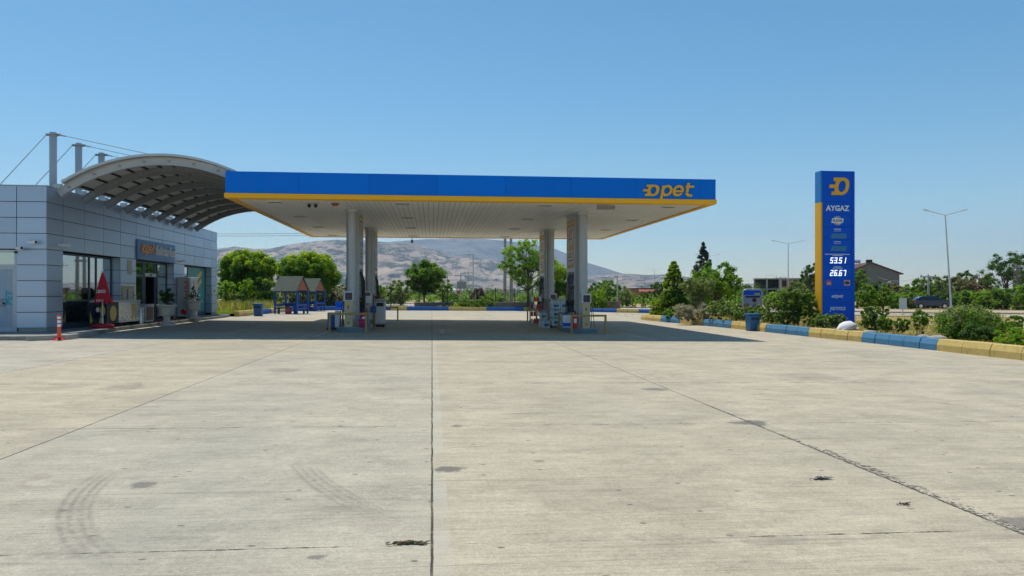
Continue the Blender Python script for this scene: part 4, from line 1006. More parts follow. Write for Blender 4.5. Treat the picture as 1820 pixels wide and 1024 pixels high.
# rack of red and white oil bottles
t = thing('oil_rack', 'small rack of red and white bottles left of the water packs', 'rack', (5.12, 36.4, gz(5)))
f = MB()
for sx in (-.28, .28):
    for yy in (-.15, .15): f.box(sx-.015, sx+.015, yy-.015, yy+.015, 0, 1.6)
for k in range(4): f.box(-.28, .28, -.16, .16, .12+k*.36, .14+k*.36)
f.build('rack_frame', M['grime'], t)
for k in range(4):
    for i in range(4):
        b = MB().box(-.055, .055, -.05, .05, 0, .2).lathe([(.025, .2), (.025, .26)], 0, 0, 8).build('bottle', M['red' if (i+k) % 3 else 'letter_white'], t, bevel=.01); b.location = (-.2+.135*i, -.09, .14+k*.36)

# ------------------------------------------------------------------ price pylon
px_, py_ = at(1484, 33.2); zpy = bed_h(px_, py_) - .05
pyl = thing('price_pylon', 'tall blue price pylon with yellow edge and price digits', 'price sign', (px_, py_, zpy)); Hh = 7.02 - zpy
MB().box(-.78, .78, -.24, .24, 0, Hh).build('pylon_body', M['blue_sign'], pyl, bevel=.012)
MB().box(-.81, -.784, -.25, .25, .0, Hh-1.4).box(-.784, -.745, -.262, -.244, .0, Hh-1.4).build('yellow_edge', M['yellow'], pyl)
MB().box(-.81, -.784, -.25, .25, Hh-1.39, Hh).box(-.784, -.745, -.262, -.244, Hh-1.39, Hh).build('blue_edge', pm('mid blue sign paint', (.01, .20, .55), .4, 0, .05, 1, .02), pyl)
zs = [Hh, Hh-1.38, Hh-1.94, Hh-2.50, Hh-3.06, Hh-3.62, Hh-4.18, Hh-4.74, Hh-5.30, Hh-5.86, .05]
for a, b in zip(zs, zs[1:]):
    MB().box(-.735, .64, -.262, -.243, b+.01, a-.01).build('sign_panel', M['blue_sign'], pyl, bevel=.006)
MB().box(.66, .785, -.256, -.243, 0, Hh-.01).build('side_strip', M['blue_sign'], pyl)
fx_ = -.263
speed_o(Flat()).shear(.17).place('emblem', M['logo_yellow'], pyl, (-.50, fx_, Hh-1.08), (1, 0, 0), (0, 0, 1), .02, .76, .78)
cxp = -.03
Flat().text('AYGAZ', 0, 0, width=1.1, height=.25, bold=.03, center=True).place('gas_lettering', M['letter_white'], pyl, (cxp, fx_, zs[2]+.15), (1, 0, 0), (0, 0, 1), .01)
f = Flat().disc(0, 0, .2, .2, 0).poly([(-.29, -.1), (.25, -.1), (.29, .1), (-.25, .1)], 0)
f.arc(0, 0, .165, .165, 35, 125, .035, 1).arc(0, 0, .165, .165, 215, 305, .035, 2).arc(0, 0, .15, .15, 60, 100, .03, 2).arc(0, 0, .15, .15, 240, 280, .03, 1)
f.text('FUCHS', 0, -.06, width=.46, height=.12, shear=.2, bold=.02, mi=3, center=True)
f.place('oil_emblem', [M['letter_white'], M['navy'], M['iconred'], M['navy']], pyl, (cxp, fx_, zs[3]+.28), (1, 0, 0), (0, 0, 1), .006)
for k, (z, lit) in enumerate(((zs[4], 0), (zs[5], 0), (zs[6], '53.51'), (zs[7], '26.67'))):
    f = Flat(); rr = random.Random(k)
    for row, (yy, half) in enumerate(((.46, .16), (.38, .165)) if not lit else (((.46, .58), (.40, .24)) if k == 2 else ((.46, .16), (.40, .22)))):
        x = -half
        while x < half:
            wv = rr.uniform(.02, .06); f.rect(x, min(x+wv, half), yy-.014, yy+.02, row if not lit else 0); x += wv + .014
    f.place('small_print', [M['letter_white'], M['carton']], pyl, (cxp, fx_, z), (1, 0, 0), (0, 0, 1), .003)
    if lit:
        gs, wv = led(lit, .26)
        for g in gs: g.shear(.2).place('price_digit' if len(g.f) > 1 else 'price_point', M['led'], pyl, (cxp-.36, fx_, z+.06), (1, 0, 0), (0, 0, 1), .006, .73/wv, 1)
    else: Flat().poly([(-.34, .04), (.42, .04), (.42, .27), (-.26, .27)]).place('price_window', M['ledoff'], pyl, (cxp, fx_, z), (1, 0, 0), (0, 0, 1), .004)
f = Flat().poly([(-.52, .2), (-.25, .2), (-.25, .38), (-.385, .45), (-.52, .38)], 0).rect(-.47, -.30, .24, .34, 1).disc(-.42, .3, .03, .05, 0).disc(-.35, .3, .03, .05, 0).rect(.32, .62, .18, .44, 0).rect(.34, .60, .2, .42, 1).disc(.47, .31, .12, .075, 2).rect(.40,.54,.295,.325,1)
f.place('service_icons', [M['iconred'], M['carton'], M['navy']], pyl, (cxp-.02, fx_, zs[8]), (1, 0, 0), (0, 0, 1), .004)
Flat().text('etipet', 0, 0, width=.55, height=.2, shear=.2, bold=.008, center=True).place('owner_lettering', M['letter_white'], pyl, (cxp, fx_, zs[9]+.16), (1, 0, 0), (0, 0, 1), .006)
Flat().text('yarımca', 0, 0, width=.74, height=.22, shear=.2, bold=.004, center=True).place('place_lettering', M['letter_white'], pyl, (cxp, fx_, zs[9]-.42), (1, 0, 0), (0, 0, 1), .006)
f = Flat()
for yy in (.12, -.2):
    x = -.42
    while x < .5: f.rect(x, x+.06, yy, yy+.05); x += .085
f.place('small_print', M['carton'], pyl, (cxp, fx_, zs[9]-.85), (1, 0, 0), (0, 0, 1), .004)

# ------------------------------------------------------------------ things on the shop pavement
t = thing('closed_parasol', 'closed red parasol with white lettering standing before the shop window', 'parasol', (-12.28, 29.2, SWZ))
MB().lathe([(.36, 0), (.40, .03), (.40, .10), (.30, .14), (.06, .17)], n=28).build('parasol_base', M['redcloth'], t, 40)
MB().tube([(0, 0, .1), (0, 0, 2.12)], .022, 10).lathe([(.035, .15), (.035, .38)], n=10).build('pole', M['white'], t, 40)
vs = []; fs = []; n = 24
for i, (rr, z) in enumerate(((.02, 2.1), (.07, 1.95), (.13, 1.7), (.19, 1.42), (.25, 1.12), (.30, .98), (.27, .95))):
    for k in range(n):
        an = 2*math.pi*k/n; q = rr*(1 + (.16*math.cos(6*an+.4) + .05*math.cos(11*an))*min(1, i/2))
        vs.append((q*math.cos(an)*(1.0)+(.05 if i > 4 else .0), q*math.sin(an)*.8, z - (.05*math.cos(6*an) if i > 4 else 0)))
for i in range(6):
    for k in range(n): fs.append((i*n+k, i*n+(k+1)%n, (i+1)*n+(k+1)%n, (i+1)*n+k))
MB().add(vs, fs).build('folded_cloth', M['redcloth'], t, 60); MB().lathe([(.018, 2.1), (.022, 2.16), (.0, 2.2)], n=8).build('finial', M['white'], t)
f = Flat()
for k, x in enumerate((-.16, -.10)): f.arc(x, .0, .06, .075, -70, 70, .016, 0, 8)
f.text('55', -.055, -.06, height=.12, bold=.02, shear=.15)
for k, x in enumerate((.10, .145)): f.arc(x, .0, .05, .075, -70, 70, .016, 0, 8)
f.place('white_lettering', M['letter_white'], t, (-.01, -.205, 1.37), Vector((.97, .24, 0)).normalized(), Vector((0, .12, 1)).normalized(), .004, .9)
f = Flat()
for k in range(4): f.arc(-.1+k*.065, 0, .022, .03, 20, 330, .012, 0, 8)
f.place('rim_lettering', M['letter_white'], t, (.02, -.262, 1.03), Vector((.97, .24, 0)).normalized(), (0, 0, 1), .004)
t = thing('ice_cream_freezer', 'long chest freezer with dark printed end in front of the shop window', 'freezer', (-12.62, 29.65, SWZ))
MB().box(-.3, .32, 0, 3.2, .12, .95).build('freezer_body', M['stainless'], t, bevel=.02)
MB().box(-.32, .34, -.02, 3.22, .95, 1.02).build('lid', M['silver'], t, bevel=.015)
f = Flat().rect(-.3, .32, 0, .82, 0).disc(-.08, .45, .14, .26, 1).disc(.16, .5, .1, .2, 2).disc(-.02, .55, .07, .1, 3).disc(.19, .3, .07, .16, 1).poly([(-.3, 0), (-.3, .5), (-.2, .1)], 2).poly([(.02, .05), (.12, .05), (.1, .35)], 2)
f.place('printed_end', [M['black'], M['screen'], M['gold'], M['paper']], t, (0, -.002, .125), (1, 0, 0), (0, 0, 1), .004)
f = Flat().rect(0, 1.0, 0, .82, 0).disc(.5, .4, .3, .3, 1).rect(2.3, 2.42, .1, .75, 2).rect(2.6, 2.7, .1, .75, 2).poly([(2.45, .7), (2.55, .4), (2.5, .75)], 2)
f.place('side_print', [M['black'], M['gold'], M['gold']], t, (.321, .02, .125), (0, 1, 0), (0, 0, 1), .004)
for yy in (.15, 3.05): MB().box(-.25, .27, yy-.05, yy+.05, 0, .12).build('foot', M['black'], t)
t = thing('steel_ashtray_bin', 'slim stainless steel litter bin between freezer and brown cabinet', 'bin', (-12.4, 33.15, SWZ))
MB().lathe([(.14, 0), (.14, .68), (.13, .70)], n=20).build('bin_body', M['stainless'], t, 40); MB().lathe([(.145, .70), (.145, .76), (.10, .78)], n=20).build('rim', M['grime'], t, 40)
t = thing('low_cabinet', 'low cabinet with brown panel left of the shop entrance', 'cabinet', (-12.62, 33.5, SWZ))
MB().box(-.3, .3, 0, .95, .05, .78).build('cabinet_body', M['silver'], t, bevel=.01); MB().box(.3, .312, .08, .87, .12, .70).build('panel', M['brownpanel'], t); MB().box(-.31, .32, -.01, .96, .78, .82).build('top', M['alum'], t); MB().box(-.25, .25, .05, .9, 0, .05).build('base', M['black'], t)
o = tag(MB().prism([(-.5, -.75), (.5, -.75), (.5, .75), (-.5, .75)], 0, .015).build('door_mat', M['redcloth'], loc=(-12.75, 36.6, SWZ)), 'flat dark red door mat before the shop entrance', 'mat')
def planter(loc, label, seed):
    t = thing('urn_planter', label, 'planter', loc, 0, 'white urn planters by the shop entrance')
    MB().lathe([(.36, 0), (.36, .07), (.28, .10), (.18, .17), (.13, .30), (.16, .40), (.27, .46), (.31, .52), (.34, .80), (.43, .86), (.43, .93), (.36, .93), (.33, .84)], n=28).build('urn', M['stone_pot'], t, 35)
    return t
pl1 = planter((-11.75, 34.4, gz(-11.7)), 'white pedestal urn planter nearest the shop doorway', 1)
pl2 = planter((-12.0, 38.9, SWZ), 'white pedestal urn planter in front of the grey drinks cooler', 2)
t = thing('drinks_cooler', 'tall grey drinks cooler with upright red lettering by the far shop window', 'cooler', (-12.66, 39.5, SWZ))
MB().box(-.33, .33, 0, 1.15, .08, 2.12).build('cooler_body', M['silver'], t, bevel=.03); MB().box(.33, .345, .06, 1.09, .2, 2.0).build('door', M['alum'], t, bevel=.01); MB().box(-.28, .28, .05, 1.1, 0, .08).build('base', M['black'], t)
MB().box(.345, .37, .1, .14, .8, 1.4).build('handle', M['black'], t)
Flat().text('Red Bull', 0, 0, width=.95, height=.20, bold=.015).place('lettering', M['iconred'], t, (.22, -.001, .98), (0, 0, 1), (-1, 0, 0), .004)
Flat().text('Red Bull', 0, 0, width=1.0, height=.26, bold=.015).place('door_lettering', M['iconred'], t, (.346, .62, .9), (0, 0, 1), (0, -1, 0), .004)
f = Flat().disc(0, 0, .16, .13, 0).disc(.1, .1, .08, .06, 1).rect(-.1, .12, -.14, -.02, 0); f.place('printed_emblem', [M['red'], M['gold']], t, (.0, -.001, .35), (1, 0, 0), (0, 0, 1), .004)
t = thing('safety_bollard', 'orange flexible bollard with white bands at the pavement corner', 'bollard', (-11.45, 24.2, gz(-11.5)))
MB().lathe([(.16, 0), (.16, .02), (.10, .05), (.06, .08)], n=20).build('bollard_base', M['red'], t, 40)
MB().lathe([(.055, .05), (.05, .76), (.04, .80)], n=16).build('bollard_post', M['orange'], t, 40)
for z in (.42, .54, .66): MB().lathe([(.0565, z), (.0565, z+.075)], n=16).build('reflective_band', M['letter_white'], t, 40)
def wheelie(loc, rz, label):
    t = thing('litter_bin', label, 'litter bin', loc, rz, 'blue litter bins on the kerbs')
    a = [(-.27,-.22),(.27,-.22),(.27,.22),(-.27,.22)]; 
    vs = [(x*.86, y*.86, .03) for x, y in a] + [(x, y, .72) for x, y in a]
    MB().add(vs, [(3,2,1,0),(4,5,6,7),(0,1,5,4),(1,2,6,5),(2,3,7,6),(3,0,4,7)]).build('bin_body', M['bin'], t, bevel=.03)
    MB().box(-.30, .30, -.25, .25, .72, .80).build('lid', M['bin'], t, bevel=.03); MB().box(-.18, .18, -.232, -.2, .5, .62).build('flap', M['navy'], t); MB().box(-.22, .22, -.18, .18, 0, .03).build('base', M['black'], t)
wheelie((14.62, 32.55, gz(14.6)), R(8), 'blue plastic litter bin against the right hand kerb')
wheelie((-10.85, 47.9, gz(-10.8)), R(-5), 'blue plastic litter bin at the lawn kerb beyond the shop')

# white sack and stones by the pylon
sx_, sy_ = at(1503, 28.6)
t = thing('white_sack', 'white woven sack lying on the bed behind the yellow kerb', 'sack', (sx_, sy_, bed_h(sx_, sy_)), R(15))
vs = []; fs = []; n = 20
prof = [(-.42, .02, .03), (-.34, .13, .12), (-.2, .24, .21), (0, .31, .27), (.18, .31, .28), (.30, .26, .24), (.36, .12, .13), (.42, .10, .11), (.50, .17, .15)]
for i, (x, ry, rz_) in enumerate(prof):
    for k in range(n):
        an = 2*math.pi*k/n; q = 1 + .05*math.sin(5*an+i*1.3) + .03*math.sin(9*an-i)
        vs.append((x + .03*math.sin(3*an), ry*q*math.cos(an), max(-.02, rz_*.7 + rz_*.75*q*math.sin(an)) + .008*i))
for i in range(len(prof)-1):
    for k in range(n): fs.append((i*n+k, i*n+(k+1)%n, (i+1)*n+(k+1)%n, (i+1)*n+k))
fs += [tuple(range(n)), tuple(range((len(prof)-1)*n, len(prof)*n))]
MB().add(vs, fs).build('sack_body', M['sackcloth'], t, 60)
m = MB().tube([(.39, .13*math.cos(a), .17 + .13*math.sin(a)) for a in [2*math.pi*k/10 for k in range(11)]], .018, 6); m.build('tie', M['terracotta'], t)
def stone(px, d, r, label):
    x, y = at(px, d); m = MB().ball((0, 0, 0), 1, 14, 9); rr = random.Random(px)
    m.v = [tuple(Vector((a*r*1.5, b*r, c*r*.5)) * (1 + .25*noise.noise((a*1.3+px, b*1.3, c*1.3)))) for a, b, c in m.v]
    tag(m.build('stone', M['pebble'], smooth=60, loc=(x, y, bed_h(x, y)+r*.25)), label, 'stone', 'grey stones in the bed')
stone(1545, 27.3, .2, 'grey stone right of the white sack in the bed'); stone(1664, 23.5, .26, 'flat pale stone at the kerb below the upright shrub'); stone(1640, 24.6, .15, 'small grey stone behind the blue kerb')
px2, py2 = at(1522, 27.9); o = MB().box(-.55, .55, -.07, .07, 0, .06).build('plank', M['wood'], loc=(px2+.3, py2, bed_h(px2, py2)+.02)); o.rotation_euler = (0, R(-2), R(12)); tag(o, 'short brown plank beside the white sack', 'plank')

# advert stand
ax_, ay_ = at(1337, 40); az_ = bed_h(ax_, ay_)
t = thing('poster_stand', 'rounded aluminium poster stand with blue headed advert behind the roses', 'poster stand', (ax_, ay_, az_), R(-6)); 
m = MB(); W_, H_ = .52, 1.72
path = [(-W_, 0), (-W_, H_-.18), (-W_+.06, H_-.05), (-W_+.18, H_), (W_-.18, H_), (W_-.06, H_-.05), (W_, H_-.18), (W_, 0)]
m.tube([(x, 0, z) for x, z in path], .04, 8); m.box(-W_, W_, -.03, .03, .35, .41); m.box(-W_-.1, -W_+.1, -.3, .3, 0, .04); m.box(W_-.1, W_+.1, -.3, .3, 0, .04)
m.build('stand_frame', M['alum'], t, 40)
f = Flat().rect(-.46, .46, .44, 1.66, 0).rect(-.46, .46, 1.42, 1.66, 1).rect(.1, .4, 1.44, 1.52, 5).rect(-.36, .40, 1.27, 1.37, 6)
[f.rect(-.31+k*.082, -.25+k*.082, 1.295, 1.345, 2) for k in range(8)]
f.poly([(-.46, .44), (-.46, .9), (-.25, 1.0), (-.12, .8), (-.1, .44)], 7).poly([(-.1, .44), (-.02, .82), (.1, .98), (.28, .94), (.42, .7), (.46, .44)], 4).disc(.12, 1.08, .10, .13, 3).disc(.10, 1.14, .12, .11, 6).poly([(.2, .9), (.3, 1.1), (.38, 1.08), (.34, .8)], 3)
f.place('advert', [M['postergrey'], M['blue_sign'], M['letter_white'], M['skin'], M['purple'], M['gold'], M['black'], M['brownpanel']], t, (0, -.03, 0), (1, 0, 0), (0, 0, 1), .004)
MB().box(-.47, .47, -.028, .028, .43, 1.67).build('backing_panel', M['grime'], t)

# ------------------------------------------------------------------ picnic gazebos
def gazebo(px, d, wx, dy, label):
    x, y = at(px, d); z = gz(x); t = thing('picnic_gazebo', label, 'gazebo', (x, y, z), R(-17)); h = 1.62
    for sx in (-1, 1):
        for sy_ in (-1, 1): MB().box(sx*wx/2-.05, sx*wx/2+.05, sy_*dy/2-.05, sy_*dy/2+.05, 0, h+.05).build('post', M['bluepaint'], t)
    f = MB(); rh = .95; ox = .07; oy = .22
    for sy_ in (-1, 1):
        f.add([(-wx/2-ox, sy_*(dy/2+oy), h-.1), (wx/2+ox, sy_*(dy/2+oy), h-.1), (wx/2+ox, 0, h+rh), (-wx/2-ox, 0, h+rh),
               (-wx/2-ox, sy_*(dy/2+oy), h-.03), (wx/2+ox, sy_*(dy/2+oy), h-.03), (wx/2+ox, 0, h+rh+.07), (-wx/2-ox, 0, h+rh+.07)],
              [(0,1,2,3),(4,5,6,7),(0,1,5,4),(1,2,6,5),(2,3,7,6),(3,0,4,7)])
    f.build('roof', M['roofgreen'], t)
    g = MB()
    for sx in (-1, 1): g.prism([(-dy/2, h+.02), (dy/2, h+.02), (0, h+rh-.12)], sx*(wx/2)-.02, sx*(wx/2)+.02, 'yz')
    g.build('gable', M['terracotta'], t)
    b = MB().box(-wx/2, wx/2, -dy/2-.03, -dy/2+.03, h-.12, h).box(-wx/2, wx/2, dy/2-.03, dy/2+.03, h-.12, h); b.build('beam', M['bluepaint'], t)
    for sy_ in (-1, 1): MB().box(-wx/2+.1, wx/2-.1, sy_*(dy/2-.2)-.14, sy_*(dy/2-.2)+.14, .40, .45).box(-wx/2+.15, -wx/2+.22, sy_*(dy/2-.2)-.1, sy_*(dy/2-.2)+.1, 0, .4).box(wx/2-.22, wx/2-.15, sy_*(dy/2-.2)-.1, sy_*(dy/2-.2)+.1, 0, .4).build('bench', M['bluepaint'], t)
    MB().box(-wx/2+.05, wx/2-.05, dy/2-.02, dy/2+.02, .5, .72).box(-wx/2-.02, -wx/2+.02, -dy/2, dy/2, .55, .68).box(-wx/2-.02, -wx/2+.02, -dy/2, dy/2, .35, .45).box(wx/2-.02, wx/2+.02, -dy/2, dy/2, .55, .68).box(wx/2-.02, wx/2+.02, -dy/2, dy/2, .3, .42).build('side_rail', M['bluepaint'], t)
    MB().box(-wx/2+.3, wx/2-.3, -.35, .35, .70, .76).box(-.35, -.28, -.25, .25, 0, .7).box(.28, .35, -.25, .25, 0, .7).build('table', M['bluepaint'], t)
    return t
gazebo(518, 52, 1.65, 1.6, 'nearer blue picnic gazebo with grey green shingle roof')
gazebo(554, 60, 1.45, 1.6, 'farther blue picnic gazebo half behind the nearer one')
x, y = at(513, 51.4); t = thing('barrel', 'small red barrel under the nearer gazebo', 'barrel', (x, y, gz(x))); MB().lathe([(.18, 0), (.22, .15), (.22, .3), (.18, .45)], n=14).build('barrel_body', M['iconred'], t, 40); MB().lathe([(.225, .2), (.225, .24)], n=14).build('hoop', M['grime'], t, 40)
x, y = at(604, 51); t = thing('chair', 'blue plastic chair left of the front left column', 'chair', (x, y, gz(x)), R(20))
MB().box(-.24, .24, -.22, .22, .40, .44).build('seat', M['blue_sign'], t, bevel=.015); MB().box(-.24, .24, .19, .24, .5, .88).build('backrest', M['blue_sign'], t, bevel=.015)
for sx in (-1, 1):
    for s2 in (-1, 1): MB().tube([(.2*sx, .18*s2, .42), (.24*sx, .22*s2, 0)], .02, 6).build('leg', M['blue_sign'], t)

# debris lying on the concrete
def scraps(name, label, cat, x, y, rx, ry, n, L, mats, seed):
    rr = random.Random(seed); m = MB()
    for i in range(n):
        a = rr.gauss(0, .5); l = rr.uniform(.4, 1)*L; p = Vector((rr.gauss(0, rx*.5), rr.gauss(0, ry*.5), rr.uniform(.003, .010)))
        q_ = p + Vector((math.cos(a)*l, math.sin(a)*l*.5, rr.uniform(0, .012))); wv = rr.uniform(.003, .009); d = Vector((-math.sin(a), math.cos(a), 0))*wv
        m.add([p-d, p+d, q_+d*.5, q_-d*.5, p-d+Vector((0,0,.005)), p+d+Vector((0,0,.005)), q_+d*.5+Vector((0,0,.004)), q_-d*.5+Vector((0,0,.004))], [(0,3,2,1),(4,5,6,7),(0,1,5,4),(1,2,6,5),(2,3,7,6),(3,0,4,7)], rr.randrange(len(mats)))
    tag(m.build(name, mats, loc=(x, y, gz(x))), label, cat)
scraps('debris', 'black torn rubber scrap lying on the right of the forecourt', 'debris', 3.37, 6.15, .10, .03, 40, .07, [M['black'], M['black'], M['grime']], 1)
scraps('debris', 'little dark twig pile near the broken joint', 'debris', 3.62, 5.34, .06, .03, 12, .05, [M['black'], M['bark']], 2)
scraps('weeds', 'dry weeds growing from the joint at the bottom centre', 'weeds', -.17, 4.74, .13, .02, 60, .05, [M['lf_dry'], M['bark'], M['wood'], M['lf_olive']], 3)
# ------------------------------------------------------------------ plants
def leaf_mesh(name, cen, nrm, size, mat, parent, asp=.5, loc=None, rng=None):
    """one mesh of many small leaf blades"""
    rng = rng or np.random.default_rng(1); n = len(cen)
    nrm = nrm / (np.linalg.norm(nrm, axis=1, keepdims=True) + 1e-9)
    r = rng.normal(size=(n, 3)); u = np.cross(nrm, r); u /= (np.linalg.norm(u, axis=1, keepdims=True) + 1e-9); v = np.cross(nrm, u)
    s = size[:, None]
    V = np.empty((n, 4, 3)); V[:, 0] = cen - u*s*.5; V[:, 1] = cen + v*s*asp*.5 + nrm*s*.06; V[:, 2] = cen + u*s*.5; V[:, 3] = cen - v*s*asp*.5 + nrm*s*.06
    me = bpy.data.meshes.new(name); me.vertices.add(n*4); me.vertices.foreach_set('co', V.reshape(-1))
    me.loops.add(n*4); me.loops.foreach_set('vertex_index', np.arange(n*4, dtype=np.int32))
    me.polygons.add(n); me.polygons.foreach_set('loop_start', np.arange(0, n*4, 4, dtype=np.int32)); me.polygons.foreach_set('loop_total', np.full(n, 4, dtype=np.int32))
    me.update(calc_edges=True); me.materials.append(mat)
    o = bpy.data.objects.new(name, me); C.objects.link(o)
    if parent: o.parent = parent
    if loc: o.location = loc
    return o
def clumps(rng, kind, h, w, cb, n):
    """clump centres (x,y,z,r) of a crown, plant base at the origin"""
    out = []; zc = (cb + h) / 2; rz = (h - cb) / 2; rw = w / 2
    for i in range(n * 40):
        if len(out) >= n: break
        p = rng.uniform(-1, 1, 3)
        if kind == 'dome':                                 # umbrella head: full top, flat ragged underside
            if p[0]**2+p[1]**2+max(p[2], -p[2]*.85)**2 > 1 or p[2] < -.95: continue
            if np.linalg.norm(p) < .62 and rng.random() < .8: continue
            r = rng.uniform(.13, .22)
        elif kind in ('cone', 'ovoid'):
            t = rng.uniform(0, 1)**1.35; an = rng.uniform(0, 6.283); q = ((1 - t)**(.95 if kind == 'cone' else .62) * .95 + .02) * rng.uniform(.25, 1)**.5 * rng.uniform(.85, 1.08)
            p = np.array([q*math.cos(an), q*math.sin(an), t*2 - 1]); r = (.03 + .10*(1 - t)) * (.8 if kind == 'cone' else 1)
        elif kind == 'vase':                               # narrow below, spreading above
            t = (p[2] + 1) / 2
            if math.hypot(p[0], p[1]) > .35 + .65*math.sin(min(1, t*1.15)*math.pi*.62): continue
            if t > .8 and math.hypot(p[0], p[1]) > .75 - (t-.8)*2.2: continue
            r = rng.uniform(.10, .2)
        elif kind == 'bush':
            if p[0]**2+p[1]**2+(p[2]*.9 if p[2] > 0 else p[2]*.6)**2 > 1: continue
            r = rng.uniform(.14, .26)
        else:                                              # loose: scattered sprays with gaps between
            if p @ p > 1: continue
            if p[2] < -.3 and rng.random() < .4: continue
            r = rng.uniform(.07, .16)
        k = 1 - r*.45
        out.append((p[0]*rw*k, p[1]*rw*k, zc + p[2]*rz*k, r*(rw+rz)/2*rng.uniform(.8, 1.2)))
    return np.array(out)
def foliage(name, rng, cl, per, leaf, mat, parent, up=.35, asp=.5, shell=.5, squash=.8):
    n = len(cl) * per; c = np.repeat(cl, per, axis=0)
    d = rng.normal(size=(n, 3)); d /= np.linalg.norm(d, axis=1, keepdims=True)
    rad = np.minimum(1.7, np.abs(rng.normal(.65, .48, n))) if shell > .45 else rng.uniform(0, 1, n)**shell * rng.choice([1, 1, 1.22], n)
    off_ = d * (c[:, 3] * rad)[:, None]; off_[:, 2] *= squash
    pos = c[:, :3] + off_; pos[:, 2] = np.maximum(pos[:, 2], .02)
    nr = d*.6 + rng.normal(size=(n, 3))*.6; nr[:, 2] += up
    return leaf_mesh(name, pos, nr, leaf*rng.uniform(.6, 1.35, n), mat, parent, asp, rng=rng)
def limbs(rng, cl, h, cb, r, nb, mat, parent, lean=0, multi=1, name='trunk'):
    m = MB(); top = cb + (h - cb)*.55
    for q in range(multi):
        ox, oy = (rng.normal(0, .12), rng.normal(0, .12)) if multi > 1 else (0, 0)
        pts = [(ox*.3, oy*.3, -.15)]; n = 5
        for k in range(1, n+1):
            t = k/n; pts.append((ox*(.3+2.5*t) + lean*t*t + rng.normal(0, .03*h*.3)*t, oy*(.3+2.5*t)+rng.normal(0, .03*h*.3)*t, top*t))
        m.tube(pts, [r*1.25] + [r*(1-.75*k/n) for k in range(1, n+1)], 7)
        P = [Vector(p) for p in pts]
        idx = rng.permutation(len(cl))[:max(2, nb//multi)]
        for i in idx:
            c = Vector(cl[i][:3]); a = P[rng.integers(2, n)]
            if c.z < a.z: a = P[2]
            mid = a.lerp(c, .5) + Vector((rng.normal(0, .06*h*.3), rng.normal(0, .06*h*.3), .05*h*.3))
            m.tube([a, mid, c], [r*.5, r*.3, r*.1], 5)
    return m.build(name, mat, parent, 60)
def plant(name, label, cat, px, d, top, width, kind, mat, z=None, cb=.25, n=40, per=120, leaf=.17, seed=0, trunk=True, r=None, nb=14, bark='bark', multi=1, group=None, asp=.55, up=.6, shell=.5, sq=.8, mat2=None, lean=0, depth=1):
    x, y = at(px, d); z = FAR if z is None else z; rng = np.random.default_rng(seed + int(px)*7)
    h = zt(top, d) - z; w = width * d / F0
    t = thing(name, label, cat, (x, y, z), rng.uniform(0, 6.28) if kind in ('cone',) else 0, group)
    cl = clumps(rng, kind, h, w, cb*h, int(n*1.6)); leaf = leaf*.86
    if trunk: limbs(rng, cl, h, cb*h, r or .022*h+.03, nb, M[bark], t, lean, multi, 'trunk' if h > 1.8 else 'stem')
    if mat2:
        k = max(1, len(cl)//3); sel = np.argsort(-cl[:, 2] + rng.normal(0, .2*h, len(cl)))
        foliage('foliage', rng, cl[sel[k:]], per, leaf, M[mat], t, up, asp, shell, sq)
        foliage('top_tint_foliage', rng, cl[sel[:k]], per, leaf, M[mat2], t, up, asp, shell, sq)  # upper clumps in second leaf colour; paints sunlit tops on the dome crowns
    else: foliage('crown' if h > 1.8 else 'foliage', rng, cl, per, leaf, M[mat], t, up, asp, shell, sq)
    return t
LZ = .22
# lawn side
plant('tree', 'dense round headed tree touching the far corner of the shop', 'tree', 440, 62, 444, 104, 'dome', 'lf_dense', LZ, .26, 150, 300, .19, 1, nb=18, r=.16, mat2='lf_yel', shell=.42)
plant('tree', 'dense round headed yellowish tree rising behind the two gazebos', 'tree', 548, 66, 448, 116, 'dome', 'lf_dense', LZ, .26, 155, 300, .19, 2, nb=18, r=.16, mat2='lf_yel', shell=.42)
plant('sapling', 'young sapling with bright upright shoots in front of the round tree by the shop', 'sapling', 438, 56, 492, 30, 'vase', 'lf_lime', LZ, .15, 24, 70, .15, 3, r=.03)
plant('sapling', 'slender sapling with an arching branch right beside the shop corner', 'sapling', 402, 57, 494, 40, 'loose', 'lf_lime', LZ, .2, 24, 80, .16, 4, r=.03)
plant('bush', 'dark full bush between the sapling and the near gazebo', 'bush', 470, 60, 490, 46, 'bush', 'lf_mid', LZ, .0, 40, 130, .16, 5)
for i, (px, d, tp, w, mt, lb) in enumerate(((405, 59, 517, 34, 'lf_pale', 'pale flowering bush nearest the shop corner on the lawn'), (432, 60, 522, 34, 'lf_pale', 'pale flowering bush in the middle of the lawn hedge'), (458, 60.5, 520, 36, 'lf_pale', 'pale tall bush in the lawn hedge below the dark bush'), (484, 61, 518, 36, 'lf_mid', 'green bush at the right end of the lawn hedge'))):
    plant('hedge_bush', lb, 'bush', px, d, tp, w, 'bush', mt, LZ, .0, 34, 110, .14, 20+i, group='bushes along the lawn')
plant('flowering_shrub', 'large white flecked shrub behind the gazebos', 'shrub', 525, 70, 500, 66, 'bush', 'lf_white', .1, .0, 60, 170, .19, 6)
plant('flowering_shrub', 'white flecked shrub right of the far gazebo', 'shrub', 578, 69, 496, 46, 'bush', 'lf_white', .1, .0, 46, 150, .18, 7)
plant('flowering_shrub', 'low white flecked shrub left of the front left column', 'shrub', 604, 70, 505, 44, 'bush', 'lf_white', .1, .0, 40, 140, .18, 8)
plant('bush', 'dark rounded bush behind the white flecked shrub by the left column', 'bush', 596, 74, 502, 50, 'bush', 'lf_dark', 0, .0, 40, 140, .2, 9)
plant('bush', 'green bush seen between the two left columns', 'bush', 646, 73, 508, 34, 'bush', 'lf_mid', 0, .0, 30, 130, .18, 10)
